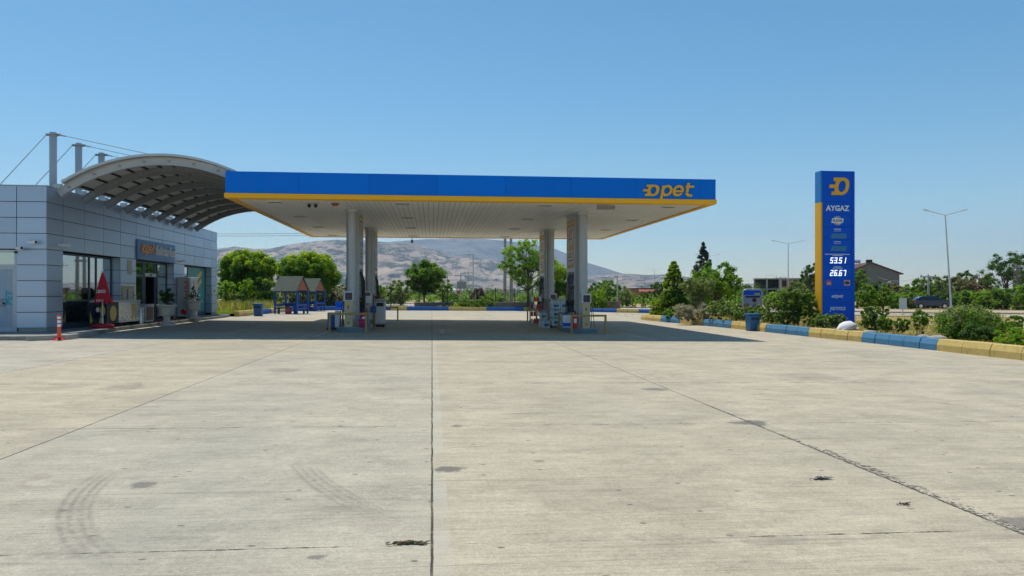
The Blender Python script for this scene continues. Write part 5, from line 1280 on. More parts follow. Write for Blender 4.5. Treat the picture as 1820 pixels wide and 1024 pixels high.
# behind the back kerb
plant('tree', 'small lime tree right of the rear left column', 'tree', 676, 75, 503, 34, 'loose', 'lf_lime', -.1, .35, 26, 100, .17, 11)
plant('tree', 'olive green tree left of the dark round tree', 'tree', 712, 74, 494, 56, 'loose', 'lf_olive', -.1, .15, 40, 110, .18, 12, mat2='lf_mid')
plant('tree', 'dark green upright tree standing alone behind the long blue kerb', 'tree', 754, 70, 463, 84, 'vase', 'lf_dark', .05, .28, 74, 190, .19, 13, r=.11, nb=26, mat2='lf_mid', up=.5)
plant('tree', 'small lime green tree at the right foot of the dark tree', 'tree', 787, 74, 494, 40, 'loose', 'lf_lime', -.1, .3, 28, 100, .18, 14)
plant('bush', 'purple leaved bush left of the junction lamp', 'bush', 849, 71, 511, 30, 'bush', 'lf_purple', .0, .0, 30, 100, .15, 15)
plant('bush', 'small green bush right of the purple bush', 'bush', 868, 73, 519, 30, 'bush', 'lf_lime', -.1, .0, 24, 100, .15, 16)
plant('bush', 'grey green bush near the concrete pole', 'bush', 889, 76, 521, 26, 'bush', 'lf_mid', -.2, .0, 20, 90, .15, 17)
plant('juniper', 'wide creeping juniper spilling over the blue back kerb', 'juniper', 846, 68.2, 531, 70, 'bush', 'lf_thuja', .15, .0, 50, 120, .15, 18, trunk=False, sq=.5)
plant('ground_shrub', 'yellowish low shrub left of the juniper', 'shrub', 818, 68.4, 540, 36, 'bush', 'lf_yel', .1, .0, 22, 90, .13, 19, trunk=False)
plant('ground_shrub', 'dry pale low planting under the olive tree', 'shrub', 700, 67.5, 543, 56, 'bush', 'lf_pale', .1, .0, 26, 90, .13, 20, trunk=False, sq=.6)
plant('ground_shrub', 'dry low planting between dark tree and juniper', 'shrub', 785, 68, 544, 46, 'bush', 'lf_dry', .1, .0, 22, 80, .13, 21, trunk=False, sq=.6)
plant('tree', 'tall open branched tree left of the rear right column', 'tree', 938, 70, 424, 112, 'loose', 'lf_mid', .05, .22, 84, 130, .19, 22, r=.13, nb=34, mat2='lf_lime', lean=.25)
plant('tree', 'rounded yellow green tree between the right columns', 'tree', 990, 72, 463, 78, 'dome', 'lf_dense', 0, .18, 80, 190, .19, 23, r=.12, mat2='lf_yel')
plant('bush', 'bright bush at the wall right of the front right column', 'bush', 1062, 68.5, 514, 44, 'bush', 'lf_lime', .05, .0, 34, 110, .15, 24)
plant('tree', 'broad green tree beyond the rubble wall end', 'tree', 1084, 96, 497, 66, 'loose', 'lf_mid', None, .1, 46, 130, .24, 25)
plant('tree', 'lower green tree left of the red roofed building', 'tree', 1062, 104, 503, 46, 'loose', 'lf_dark', None, .1, 34, 120, .24, 26)
plant('bush', 'grey olive bush in front of the low red roofed building', 'bush', 1113, 92, 513, 24, 'bush', 'lf_olive', None, .0, 24, 110, .2, 27)
plant('conifer', 'small golden conifer left before the red roofed building', 'conifer', 1125, 90, 522, 13, 'cone', 'lf_yel', None, .0, 26, 60, .17, 28)
plant('conifer', 'small golden conifer right before the red roofed building', 'conifer', 1143, 90, 521, 15, 'cone', 'lf_yel', None, .0, 26, 60, .17, 29)
plant('tree', 'dark tree behind the red roofed building and thuja', 'tree', 1172, 118, 500, 44, 'loose', 'lf_dark', None, .1, 34, 110, .28, 30)
# planting bed, far part
def bz(px, d): x, y = at(px, d); return bed_h(x, y)
plant('thuja', 'pointed golden green thuja at the far end of the bed', 'conifer', 1198, 46, 464, 68, 'ovoid', 'lf_thuja', bz(1198, 46), .0, 210, 140, .15, 31, r=.09, mat2='lf_yel', asp=.38, up=.6)
plant('spruce', 'tall blue green spruce behind the bright tree', 'conifer', 1250, 58, 431, 84, 'cone', 'lf_spruce', bz(1250, 56), .05, 240, 130, .15, 32, r=.12, asp=.3, up=0)
plant('tree', 'bright green spreading tree right of the thuja', 'tree', 1272, 51, 463, 88, 'loose', 'lf_lime', bz(1272, 51), .18, 80, 150, .16, 33, r=.10, nb=28, mat2='lf_mid')
plant('tree', 'small grey green olive like tree with pale thin trunk before the thuja', 'tree', 1240, 41, 490, 66, 'vase', 'lf_olive', bz(1240, 41), .38, 60, 110, .11, 34, r=.06, bark='barkpale', nb=22)
plant('bush', 'yellow green sprawling bush at the left tip of the bed', 'bush', 1170, 46.5, 532, 36, 'bush', 'lf_yel', bz(1172, 46), .0, 36, 100, .11, 35)
plant('bush', 'dark leafy plant under the thuja at the kerb', 'bush', 1196, 43.5, 546, 36, 'bush', 'lf_mid', bz(1196, 43.5), .0, 26, 100, .11, 36, trunk=False)
plant('lavender', 'grey lavender mound left of the pale trunk', 'lavender', 1216, 40, 541, 44, 'bush', 'lf_lav', bz(1216, 40), .0, 36, 150, .15, 37, trunk=False, asp=.12, up=.9)
plant('lavender', 'grey lavender mound right of the pale trunk', 'lavender', 1252, 39.6, 540, 36, 'bush', 'lf_lav', bz(1252, 39.6), .0, 32, 150, .15, 38, trunk=False, asp=.12, up=.9)
for i, (px, d, tp, w, lb) in enumerate(((1278, 38.5, 540, 36, 'rose bush next to the lavender on its right'), (1300, 37.2, 541, 34, 'rose bush left of the poster stand'), (1324, 36.4, 551, 38, 'low rose bush before the left leg of the poster stand'), (1350, 35.6, 550, 32, 'rose bush right behind the blue bin'), (1372, 34.4, 536, 46, 'tall rose bush with pale blooms right of the blue bin'), (1398, 33.2, 556, 34, 'low rose bush before the tall messy shrub'), (1455, 30.6, 563, 34, 'rose bush at the yellow edge of the pylon'), (1482, 29.8, 563, 36, 'rose bush with white blooms before the pylon foot'), (1552, 28, 549, 40, 'rose bush right of the stone by the pylon'))):
    plant('rose_bush', lb, 'rose bush', px, d, tp-7, w*1.3, 'loose', 'lf_rose', bz(px, d), .05, 46, 95, .10, 60+i, multi=3, r=.018, nb=12, group='rose bushes in the bed')
plant('shrub', 'tall messy olive shrub left of the pylon', 'shrub', 1414, 33.5, 500, 62, 'vase', 'lf_mid', bz(1414, 33.5), .02, 80, 110, .10, 80, multi=3, r=.03, nb=24, mat2='lf_olive')
plant('shrub', 'dark shrub touching the yellow pylon edge', 'shrub', 1437, 32.6, 515, 34, 'loose', 'lf_mid', bz(1437, 32.6), .02, 44, 90, .10, 81, multi=2, r=.025)
for i, (px, d, tp, w, lb) in enumerate(((1574, 27.2, 560, 30, 'thin upright bush, third from the pylon'), (1603, 26.2, 563, 26, 'short thin bush between the stones behind the blue kerb'), (1636, 25.2, 546, 36, 'upright sparse bush above the flat pale stone'))):
    plant('young_bush', lb, 'bush', px, d, tp, w, 'vase', 'lf_mid', bz(px, d), .05, 26, 60, .085, 90+i, multi=3, r=.015, nb=10, group='thin young bushes in the bed')
plant('shrub', 'large dark spreading shrub at the right behind the yellow kerb', 'shrub', 1722, 23.8, 546, 118, 'bush', 'lf_mid', bz(1722, 23.8), .0, 110, 130, .085, 95, multi=4, r=.03, nb=26, mat2='lf_olive')
plant('shrub', 'dense dark inner shrub below the large spreading shrub', 'shrub', 1740, 22.6, 578, 60, 'bush', 'lf_dark', bz(1740, 22.6), .0, 40, 130, .08, 96, trunk=False)
plant('bush', 'light green weedy bush at the right edge behind the kerb', 'bush', 1806, 20.6, 582, 70, 'bush', 'lf_lime', bz(1806, 20.6), .0, 40, 110, .07, 97, trunk=False, sq=.6)
plant('shrub', 'sparse tall shrub at the right edge of the picture', 'shrub', 1800, 25.5, 556, 60, 'loose', 'lf_mid', bz(1800, 25.5), .0, 34, 80, .09, 98, multi=3, r=.02)
plant('tree', 'small bright tree right beside the pylon', 'tree', 1538, 47, 505, 42, 'loose', 'lf_lime', bz(1538, 45), .2, 40, 120, .14, 99, r=.05)
plant('tree', 'small bright tree second right of the pylon', 'tree', 1570, 47.5, 504, 38, 'loose', 'lf_mid', bz(1570, 45), .2, 38, 120, .14, 100, r=.05, mat2='lf_lime')
plant('tree', 'leafy tree partly hidden behind the left side of the pylon', 'tree', 1440, 84, 466, 42, 'loose', 'lf_dark', None, .35, 40, 110, .22, 101)
plant('tree', 'tree between the pylon and the grey house', 'tree', 1524, 88, 477, 42, 'loose', 'lf_mid', None, .2, 40, 110, .22, 102)
# trees beyond the highway on the right
RT = ((1586, 92, 503, 42, 'lf_pale', 'pale yellowish tree at the right foot of the grey house'), (1612, 96, 506, 40, 'lf_lime', 'lime tree beyond the road right of the grey house'),
      (1640, 100, 492, 46, 'lf_mid', 'mid green tree beyond the road behind the wooden pole'), (1668, 104, 488, 50, 'lf_olive', 'greyish tree left of the leaning lamp post'),
      (1702, 106, 490, 50, 'lf_pale', 'pale silvery tree right of the leaning lamp post'), (1716, 120, 480, 46, 'lf_dark', 'dark rounded tree rising behind the silvery tree'),
      (1744, 104, 486, 46, 'lf_dry', 'dry brownish tree between dark tree and tall tree'), (1790, 100, 443, 84, 'lf_dark', 'tallest dark tree at the right edge'),
      (1838, 104, 460, 60, 'lf_mid', 'tall tree cut by the right edge of the picture'), (1560, 104, 500, 40, 'lf_dark', 'dark tree against the wall of the grey house'))
for i, (px, d, tp, w, mt, lb) in enumerate(RT):
    plant('roadside_tree', lb, 'tree', px, d, tp, w, 'loose', mt, None, .08, 54, 120, .26, 110+i, group='trees beyond the highway')
RB = ((1598, 86, 520, 44, 'lf_lime', 'lime bush beyond the road, left of the parked car'), (1634, 88, 518, 40, 'lf_mid', 'lime tinted bush above the roof of the car'), (1676, 88, 519, 44, 'lf_dark', 'dark bush directly behind the car boot'),
      (1712, 86, 517, 44, 'lf_mid', 'bush right of the leaning lamp post foot'), (1746, 84, 514, 46, 'lf_lime', 'broad green bush beyond the road, two left of the lattice pylon'), (1780, 82, 512, 44, 'lf_mid', 'green bush just left of the lattice pylon'), (1822, 80, 508, 50, 'lf_lime', 'bright bush right of the lattice pylon'))
for i, (px, d, tp, w, mt, lb) in enumerate(RB):
    plant('roadside_bush', lb, 'bush', px, d, tp, w, 'bush', mt, None, .0, 44, 120, .24, 130+i, group='bushes beyond the highway')
# green belt far behind the station
BB = ((668, 110, 512, 40, 'lf_mid', 'far bush behind the rear left column'), (700, 116, 516, 44, 'lf_olive', 'far grey green bush behind the olive tree'), (800, 130, 521, 34, 'lf_mid', 'far bush behind the white tanker'),
      (1340, 120, 505, 60, 'lf_dark', 'dark tree behind the poster stand'), (1300, 110, 508, 60, 'lf_mid', 'green tree left behind the poster stand'), (1376, 96, 520, 40, 'lf_lime', 'lime bush before the unfinished house'), (1490, 110, 505, 50, 'lf_dark', 'dark tree hidden behind the pylon'))
for i, (px, d, tp, w, mt, lb) in enumerate(BB):
    plant('distant_bush', lb, 'tree' if tp < 510 else 'bush', px, d, tp, w, 'bush', mt, None, .0, 40, 110, .3, 150+i, group='far bushes and trees of the plain')
rng = np.random.default_rng(77); cl = []
for k in range(1300):
    px = rng.uniform(-100, 1950); d = rng.uniform(170, 520); x, y = at(px, d); hh = rng.uniform(1.5, 4.2)
    cl.append((x, y, FAR + hh*.45, hh*.62))
wood = foliage('far_wood', rng, np.array(cl), 70, .75, M['lf_dark'], None, shell=.5, squash=.7); tag(wood, 'low dark belt of far scrub and trees below the hills', 'scrub', kind='stuff')
cl = []
for k in range(420):
    px = rng.uniform(330, 1330); d = rng.uniform(88, 165); x, y = at(px, d); hh = rng.uniform(.8, 2.6)
    if -2 < (x - 21)/22 + (y - 74)/24 < .95: continue
    cl.append((x, y, FAR + hh*.42, hh*.6))
wood2 = foliage('field_scrub', rng, np.array(cl), 110, .34, M['lf_mid'], None, shell=.5, squash=.7); tag(wood2, 'low green scrub over the fields behind the station', 'scrub', kind='stuff')
# planter plants
for p_, s_, lb in ((pl1, 3, 'small dark leafy plant growing in the nearer white urn'), (pl2, 4, 'small dark conical plant growing in the farther white urn')):
    t = thing('potted_plant', lb, 'plant', (p_.location[0], p_.location[1], p_.location[2]+.86), 0, 'plants in the urns'); rng = np.random.default_rng(s_)
    cl = clumps(rng, 'bush' if s_ == 3 else 'cone', .8, .72, .02, 40); limbs(rng, cl, .8, .02, .02, 10, M['bark'], t, name='stem'); foliage('foliage', rng, cl, 60, .075, M['lf_dark'], t)
# grass and weeds
def blades(name, pts, hgt, mat, label, cat, seed):
    rng = np.random.default_rng(seed); n = len(pts); P = np.array(pts)
    a = rng.uniform(0, 6.28, n); h = hgt*rng.uniform(.4, 1.3, n); ln = rng.normal(0, .35, (n, 2))*h[:, None]
    wv = .012 + .03*hgt
    V = np.empty((n, 3, 3)); V[:, 0] = P + np.stack([np.cos(a)*wv, np.sin(a)*wv, 0*a-.02], 1); V[:, 1] = P - np.stack([np.cos(a)*wv, np.sin(a)*wv, 0*a+.02], 1)
    V[:, 2] = P + np.stack([ln[:, 0], ln[:, 1], h], 1)
    me = bpy.data.meshes.new(name); me.vertices.add(n*3); me.vertices.foreach_set('co', V.reshape(-1)); me.loops.add(n*3); me.loops.foreach_set('vertex_index', np.arange(n*3, dtype=np.int32))
    me.polygons.add(n); me.polygons.foreach_set('loop_start', np.arange(0, n*3, 3, dtype=np.int32)); me.polygons.foreach_set('loop_total', np.full(n, 3, dtype=np.int32)); me.update(calc_edges=True)
    me.materials.append(mat); o = bpy.data.objects.new(name, me); C.objects.link(o); return tag(o, label, cat, kind='stuff')
rr = random.Random(8); G1 = []; G2 = []
while len(G1) < 15000:
    i = rr.randrange(len(bl)-1); t = rr.random()**1.3; x0, y0 = bl[i]; x = x0 + .25 + 14*t; y = y0 + rr.random() + 2*t
    q = noise.noise((x*.45, y*.45, 2))
    if q > -.05: G1.append((x, y, bed_h(x, y)))
    elif len(G2) < 9000: G2.append((x, y, bed_h(x, y)))
blades('dry_grass', G1, .16, M['gr_dry'], 'dry straw coloured grass over the right hand bed', 'grass', 1)
blades('green_grass', G2, .13, M['gr_green'], 'patches of green weeds in the right hand bed', 'grass', 2)
G3 = []; G4 = []
for k in range(16000):
    y = rr.uniform(46.7, 63); x = -11.7 + (y-46.7)*.06 - rr.random()**1.2*12
    G3.append((x, y, gz(-11)+.17 + .05*noise.noise((x*.5, y*.5, 3))))
    if k % 2 == 0: 
        y = rr.uniform(56, 61); x = rr.uniform(-26, -12); G4.append((x, y, .25))
blades('lawn_grass', G3, .11, M['gr_green'], 'bright lawn between shop and gazebos', 'grass', 3)
blades('tall_grass', G4, .7, M['gr_mix'], 'tall dry grass along the foot of the lawn hedge', 'grass', 4)
G5 = []
for k in range(9000):
    x = rr.uniform(14, 60); y = rr.uniform(44, 60) 
    G5.append((x, y, FAR))
blades('verge_grass', G5, .22, M['gr_dry'], 'dry grass on the road verge beyond the bed', 'grass', 5)
# ------------------------------------------------------------------ poles, lamps, wires
def lamp2(px, d, top, armpx, label, lean=0, rise=.5):
    x, y = at(px, d); h = zt(top, d) - FAR; t = thing('street_lamp', label, 'street lamp', (x, y, FAR), R(-6), 'double armed highway lamps')
    a = armpx * d / F0; ln = lean * d / F0
    MB().tube([(0, 0, 0), (ln*.5, 0, h*.5), (ln, 0, h)], [.10, .075, .05], 10).lathe([(.18, 0), (.18, .06)], n=10).build('pole', M['steel'], t, 40)
    for s_ in (-1, 1):
        MB().tube([(ln, 0, h-.05), (ln+s_*a*.8, 0, h+rise*.82)], [.035, .03], 6).build('arm', M['steel'], t)
        MB().obox((ln+s_*a*.9, 0, h+rise*.93), (a*.26, .22, .09), Matrix.Rotation(-s_*math.atan2(rise, a), 3, 'Y')).build('lamp_head', M['silver'], t, bevel=.02)
lamp2(1691, 74, 382, 38, 'tall leaning double armed lamp post on the right', -11, .5)
lamp2(1401, 122, 433, 29, 'double armed lamp post behind the unfinished house')
lamp2(1258, 160, 456, 22, 'double armed lamp post behind the spruce')
lamp2(1163, 240, 480, 15, 'far double armed lamp post left of the thuja')
lamp2(1107, 300, 487, 12, 'farthest double armed lamp post above the green tree')
def lamp1(px, d, top, label, k=1):
    x, y = at(px, d); h = zt(top, d) - FAR; t = thing('lamp_post', label, 'lamp post', (x, y, FAR))
    MB().tube([(0, 0, 0), (0, 0, h)], [.09, .05], 8).build('pole', M['steel'], t, 40)
    MB().box(-.75*k, .12, -.12, .12, h-.08, h+.05).build('lamp_head', M['silver'], t, bevel=.02)
lamp1(841, 86, 452, 'single headed lamp post behind the purple bush')
lamp1(1097, 72, 491, 'slim lamp post at the rubble wall end', .4)
lamp1(1146, 150, 494, 'short dark floodlight pole behind the red roofed building', .6)
x, y = at(903, 78); t = thing('utility_pole', 'twin concrete utility pole behind the canopy', 'utility pole', (x, y, FAR)); h = 9.2
for s_ in (-1, 1): MB().tube([(.36*s_, 0, 0), (.30*s_, 0, h)], [.2, .13], 10).build('pole_leg', M['concpole'], t, 40)
MB().box(-.55, .55, -.1, .1, 4.95, 5.15).box(-.5, .5, -.08, .08, 7.6, 7.75).build('cross_tie', M['concpole'], t); MB().box(-1.3, 1.3, -.08, .08, h-.5, h-.35).build('cross_arm', M['steel'], t)
def upole(px, d, top, label, box=False):
    x, y = at(px, d); h = zt(top, d) - FAR; t = thing('utility_pole', label, 'utility pole', (x, y, FAR))
    MB().tube([(0, 0, 0), (0, 0, h)], [.16, .10], 8).build('pole', M['concpole'], t, 40); MB().box(-1.1, 1.1, -.06, .06, h-.35, h-.2).build('cross_arm', M['steel'], t)
    for k in (-1, 0, 1): MB().lathe([(.05, h-.2), (.07, h-.1), (.03, h)], k*.95, 0, 8).build('insulator', M['terracotta'], t)
    if box: MB().box(-.75, 1.1, -.4, .4, h-2.6, h-1.3).build('transformer', M['grime'], t, bevel=.04); MB().box(-1, 1.3, -.5, .5, h-2.75, h-2.6).build('platform', M['steel'], t)
    return t
upole(819, 140, 488, 'utility pole carrying a transformer box before the hills', True)
upole(795, 170, 487, 'thin utility pole left of the transformer pole')
upole(832, 190, 483, 'thin far utility pole right of the transformer pole')
upole(1650, 92, 488, 'wooden looking utility pole beyond the road behind the car')
upole(1388, 150, 492, 'utility pole at the corner of the unfinished house')
upole(300, 96, 395, 'utility pole hidden behind the shop carrying the two wires')
def wire(p0, p1, sag, r, label):
    n = 24; a, b = Vector(p0), Vector(p1); pts = [a.lerp(b, k/n) - Vector((0, 0, sag*4*(k/n)*(1-k/n))) for k in range(n+1)]
    tag(MB().tube([p - a for p in pts], r, 5).build('power_cable', M['grime'], loc=tuple(a)), label, 'cable', 'overhead power cables')
x0, y0 = at(300, 96); x1, y1 = at(903, 78)
wire((x0, y0, 9.25), (x1, y1, 8.7), .35, .028, 'upper of the two wires running from behind the shop to the canopy')
wire((x0, y0+.4, 9.02), (x1, y1+.4, 8.45), .35, .028, 'lower of the two wires running from behind the shop to the canopy')
x2, y2 = at(1650, 92); x3, y3 = at(1560, 150)
wire((x2, y2, zt(489, 92)), (x3, y3, zt(492, 150)), .8, .02, 'thin wire from the wooden pole to the grey house')
# lattice pylon
x, y = at(1808, 82); h = zt(470, 82) - FAR; t = thing('lattice_pylon', 'small rusty lattice pylon at the right edge', 'pylon', (x, y, FAR)); m = MB(); b0, b1 = .34, .20
for sx in (-1, 1):
    for sy_ in (-1, 1): MB().bar((sx*b0, sy_*b0, 0), (sx*b1, sy_*b1, h), .05).build('leg', M['barkpale'], t)
n = 8
for k in range(n):
    z0, z1 = h*k/n, h*(k+1)/n; w0, w1 = b0+(b1-b0)*k/n, b0+(b1-b0)*(k+1)/n
    for q in (-1, 1):
        m.bar((-w0, q*w0, z0), (w1, q*w1, z1), .03).bar((w0, q*w0, z0), (-w1, q*w1, z1), .03).bar((q*w0, -w0, z0), (q*w1, w1, z1), .03).bar((q*w0, w0, z0), (q*w1, -w1, z1), .03)
m.build('bracing', M['barkpale'], t)
# iron fence on the rubble wall, then wire mesh posts
x0, y0, x1, y1 = 4.2, 70.25, 9.7, 71.2
t = thing('iron_fence', 'thin dark iron bar fence on the rubble wall left of the right columns', 'fence', (x0, y0, .68)); L = math.dist((x0, y0), (x1, y1)); t.rotation_euler = (0, 0, math.atan2(y1-y0, x1-x0))
m = MB()
for k in range(34): m.bar((k*L/33, 0, 0), (k*L/33, 0, 1.25), .014)
m.build('bars', M['iron'], t); MB().box(0, L, -.02, .02, .1, .14).box(0, L, -.02, .02, 1.12, 1.16).build('rails', M['iron'], t)
for k in range(4): MB().box(k*L/3-.04, k*L/3+.04, -.04, .04, 0, 1.35).build('post', M['iron'], t)
t = thing('mesh_fence', 'fine wire mesh fence on dark posts behind the dark round tree', 'fence', (-9, 69.0, 0)); 
for k in range(6): MB().tube([(k*2.6, .12*k, -.2), (k*2.6, .12*k, 1.9)], .045, 6).build('post', M['iron'], t)
m = MB()
for k in range(9): m.bar((0, 0, .2+k*.2), (13, .6, .2+k*.2), .006)
for k in range(53): m.bar((k*.25, .0115*k, .2), (k*.25, .0115*k, 1.8), .005)
m.build('mesh', M['iron'], t)

# ------------------------------------------------------------------ houses
x, y = at(1397, 190); t = thing('unfinished_house', 'unfinished brick house with open upper floor left of the pylon', 'house', (x, y, FAR), R(-22)); Hh = 5.6; W = 15.5
# slabs, columns, partly bricked in
MB().box(-W/2, W/2, 0, 9, Hh-.28, Hh).box(-W/2, W/2, 0, 9, Hh/2-.15, Hh/2+.12).build('floor_slab', M['conc_raw'], t)
for k in range(6): MB().box(-W/2+.0+k*W/5-.2 if k else -W/2, -W/2+k*W/5+.2, .02, .42, 0, Hh-.28).build('column', M['conc_raw'], t)
MB().box(-W/2+.4*W, W/2-.02, .1, .35, Hh/2+.12, Hh-.28).box(-W/2+.6*W, W/2, .1, .35, 0, Hh/2-.15).build('brick_wall', M['brick'], t)
MB().box(-W/2, W/2, 3.2, 3.5, 0, Hh-.28).box(W/2-.3, W/2-.05, .4, 9, 0, Hh-.28).build('inner_wall', M['house_dark'], t)
for k in (0, 1, 2): MB().box(-W/2+.44*W+k*2.6, -W/2+.44*W+k*2.6+1.0, .06, .09, Hh/2+.7, Hh-.6).build('window', M['house_dark'], t)
m = MB()
for k in range(7): m.bar((-W/2+.6+k*2.2, .3, Hh), (-W/2+.6+k*2.2, .3, Hh+.8), .025)
m.bar((-W/2+2.8, .3, Hh+.75), (-W/2+5, .3, Hh+.75), .025); m.build('rebar', M['grime'], t)
x, y = at(1560, 150); t = thing('gable_house', 'grey rendered house with dark gable roof and chimney right of the pylon', 'house', (x, y, FAR), R(-12))
ea, ap, xl, xa, xr = zt(486, 150)-FAR, zt(468, 150)-FAR, -4.0, -1.3, 4.2
MB().prism([(xl, 0), (xr, 0), (xr, ea), (xa, ap), (xl, ap-1.1)], 0, 9, 'xz').build('house_walls', M['house_grey'], t)
MB().prism([(xa, ap+.02), (xr+.6, ea-.25), (xr+.6, ea-.03), (xa, ap+.24)], -.5, 9.5, 'xz').prism([(xa, ap+.02), (xl-.5, ap-1.25), (xl-.5, ap-1.03), (xa, ap+.24)], -.5, 9.5, 'xz').build('roof', M['roof_dark'], t)
MB().box(xa-.7, xa+.3, .1, .9, ap-.2, ap+.75).build('chimney', M['house_dark'], t)
wn = MB().box(1.9, 2.7, -.03, .05, ea-1.9, ea-1.3).build('window', M['house_dark'], t); MB().box(2.0, 2.6, -.05, -.032, ea-1.85, ea-1.55).build('pane', M['white'], wn)
b = MB().box(xl+.02, xa-1.0, -.06, .0, ap-3.2, ap-1.5).build('balcony_opening', M['house_dark'], t)
MB().box(xl-3.2, xl+.2, 2, 8, 0, ap-2.6).build('side_wing', M['house_grey'], t)
m = MB().prism([(xl-3.6, ap-2.6), (xa-.6, ap-.5), (xa-.6, ap-.32), (xl-3.6, ap-2.42)], 1.6, 8.4, 'xz'); m.build('wing_roof', M['roof_red'], t)
MB().tube([(xl+.4, 3, ap+.55), (xl+1.6, 3, ap+.55)], .38, 12).build('water_tank', M['silver'], t); MB().bar((xl+.5, 3, ap-1.2), (xl+.5, 3, ap+.4), .05).bar((xl+1.5, 3, ap-1.2), (xl+1.5, 3, ap+.4), .05).build('tank_stand', M['steel'], t)
x, y = at(1146, 132); t = thing('low_building', 'long low building with red awning roof behind the golden conifers', 'building', (x, y, FAR), R(-8)); h = zt(514, 132)-FAR
MB().box(-3.2, 3.0, 0, 5, 0, h).build('house_walls', M['brick'], t); MB().box(-3.4, 3.2, -.2, 5.2, h, h+.18).build('roof', M['roof_dark'], t)
MB().prism([(-1.6, h-.5), (-.02, h-.1), (-.02, h-.0), (-1.6, h-.4)], -1.2, 3.0, 'yz').build('awning', M['roof_red'], t)
for k in range(5): MB().box(-1.1+k*1.0, -1.0+k*1.0, -1.5, -1.4, 0, h-.45).build('awning_post', M['wood'], t)
MB().box(-1.0, 2.8, -.03, 0, .6, h-.8).build('shopfront', M['house_dark'], t)

# ------------------------------------------------------------------ vehicles
def wheel(t, x, y, r, wd):
    w_ = MB().tube([(x, y-wd/2, r), (x, y+wd/2, r)], r, 16).build('wheel', M['tyre'], t, 40)
    MB().tube([(x, y-wd/2-.01, r), (x, y+wd/2+.01, r)], r*.6, 12).build('rim', M['stainless'], w_, 40)
x, y = at(1654, 84); t = thing('parked_car', 'dark blue hatchback with red tail lamp on the far roadside', 'car', (x, y, FAR+.06), R(160))
body = [(-1.95, .32), (-1.98, .62), (-1.9, .82), (-1.15, .95), (-1.0, .98), (1.5, 1.0), (1.85, .92), (1.95, .6), (1.92, .3)]
MB().prism(body, -.82, .82, 'xz').build('body', M['car_paint'], t, 40, bevel=.06)
cab = [(-1.1, .94), (-.45, 1.38), (-.2, 1.44), (.9, 1.44), (1.35, 1.34), (1.75, .96)]
m = MB(); a = [(u, -.78, v) for u, v in cab]; b = [(u, .78, v) for u, v in cab]; a = [(u, y_*(1 - .16*max(0, (v-.94)/.5)), v) for u, y_, v in a]; b = [(u, y_*(1 - .16*max(0, (v-.94)/.5)), v) for u, y_, v in b]
n = len(cab); m.add(a+b, [tuple(range(n)), tuple(range(n, 2*n))] + [(k, (k+1)%n, n+(k+1)%n, n+k) for k in range(n)]); m.build('cabin_roof', M['car_paint'], t, 40, bevel=.04)
for s_ in (-1, 1):
    y0 = s_*.775
    MB().add([(-.98, y0, .99), (.25, y0, 1.0), (.25, y0-s_*.1, 1.37), (-.36, y0-s_*.1, 1.36)], [(0,1,2,3)]).build('window', M['car_glass'], t); MB().add([(.33, y0, 1.0), (1.45, y0, 1.0), (1.22, y0-s_*.1, 1.34), (.33, y0-s_*.1, 1.37)], [(0,1,2,3)]).build('window', M['car_glass'], t)
    MB().box(1.72, 1.97, s_*.78-.09, s_*.78+.06, .68, .92).build('tail_lamp', M['lamp_red'], t, bevel=.02); MB().box(-1.96, -1.75, s_*.72-.1, s_*.72+.1, .62, .76).build('headlight', M['car_glass'], t, bevel=.02)
    for xx in (-1.2, 1.22): wheel(t, xx, s_*.76, .31, .2)
MB().add([(1.40, -.6, 1.33), (1.40, .6, 1.33), (1.76, .68, 1.0), (1.76, -.68, 1.0)], [(0,1,2,3)]).build('rear_window', M['car_glass'], t)
MB().add([(-1.08, -.68, .97), (-1.08, .68, .97), (-.47, .62, 1.39), (-.47, -.62, 1.39)], [(0,1,2,3)]).build('windscreen', M['car_glass'], t)
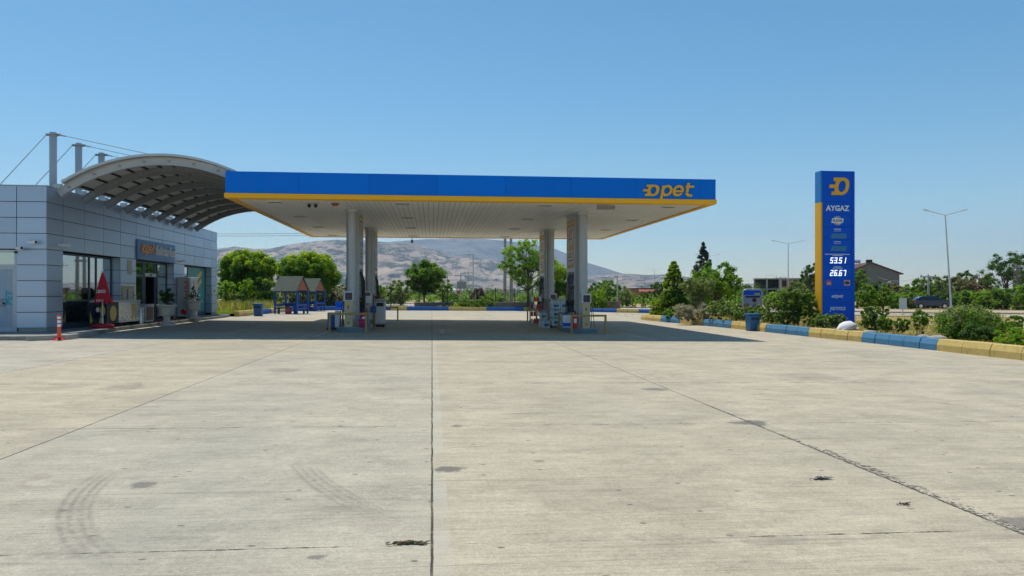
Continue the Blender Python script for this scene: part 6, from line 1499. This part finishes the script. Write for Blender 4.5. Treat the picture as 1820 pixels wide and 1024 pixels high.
def lorry(px, d, rz, label, tank, cabm, boxm, L=7):
    x, y = at(px, d); t = thing('lorry', label, 'lorry', (x, y, FAR+.06), rz)
    MB().prism([(-L/2, .5), (-L/2, 1.5), (-L/2+.25, 2.6), (-L/2+1.9, 2.7), (-L/2+1.9, .5)], -1.15, 1.15, 'xz').build('cab', M[cabm], t, bevel=.08)
    MB().add([(-L/2-.02, -1.0, 1.55), (-L/2-.02, 1.0, 1.55), (-L/2+.2, .95, 2.45), (-L/2+.2, -.95, 2.45)], [(0,1,2,3)]).build('windscreen', M['car_glass'], t)
    for s_ in (-1, 1): MB().box(-L/2+.6, -L/2+1.5, s_*1.16-.01, s_*1.16+.01, 1.6, 2.35).build('window', M['car_glass'], t)
    MB().box(-L/2+.2, L/2, -.5, .5, .55, .8).build('chassis', M['black'], t)
    if tank: MB().tube([(-L/2+2.2, 0, 1.95), (-L/2+2.4, 0, 1.95), (L/2-.2, 0, 1.95), (L/2, 0, 1.95)], [.9, 1.15, 1.15, .9], 20).build('tank', M[boxm], t, 40)
    else: MB().box(-L/2+2.1, L/2, -1.2, 1.2, .8, 3.2).build('cargo_box', M[boxm], t, bevel=.04)
    for xx in (-L/2+1.0, L/2-2.2, L/2-1.0):
        for s_ in (-1, 1): wheel(t, xx, s_*1.0, .48, .3)
lorry(788, 230, R(12), 'white tanker lorry far behind the dark tree', True, 'white', 'white', 8)
lorry(806, 250, R(205), 'distant lorry with orange cab beside the white tanker', False, 'orange', 'carton', 5)
lorry(938, 260, R(8), 'white lorry far behind the iron fence', False, 'white', 'white', 9)
lorry(1290, 205, R(82), 'white lorry facing the camera between bright tree and poster stand', False, 'white', 'letter_white', 6)
def rsign(px, d, top, w_, h_, mat, label, rz=0):
    x, y = at(px, d); z = FAR; hh = zt(top, d)-z; t = thing('road_sign', label, 'road sign', (x, y, z), rz)
    MB().tube([(0, .03, 0), (0, .03, hh)], .04, 8).build('post', M['steel'], t); MB().box(-w_/2, w_/2, -.02, .02, hh-h_, hh).build('sign_plate', M[mat], t, bevel=.01)
rsign(1605, 60, 530, .9, .9, 'carton', 'grey back of a road sign before the highway', R(20))
rsign(1101, 92, 529, .55, .7, 'iconred', 'small red sign by the slim lamp post')

# ------------------------------------------------------------------ the air of the plain
hz = MB().box(-6500, 6500, -1700, 6500, FAR-1.0, 560).build('haze', pm('haze shell', (.5, .5, .5))); hz['kind'] = 'stuff'; hz['label'] = 'pale summer haze over the plain and hills'; hz['category'] = 'haze'
q = NT('summer haze'); q.t.nodes.remove(q.p); pv = q.n('ShaderNodeVolumePrincipled'); pv.inputs['Color'].default_value = (.62, .80, 1, 1); pv.inputs['Density'].default_value = .00013; pv.inputs['Anisotropy'].default_value = .2
q.l(pv.outputs[0], q.out.inputs['Volume']); hz.data.materials.clear(); hz.data.materials.append(q.m)
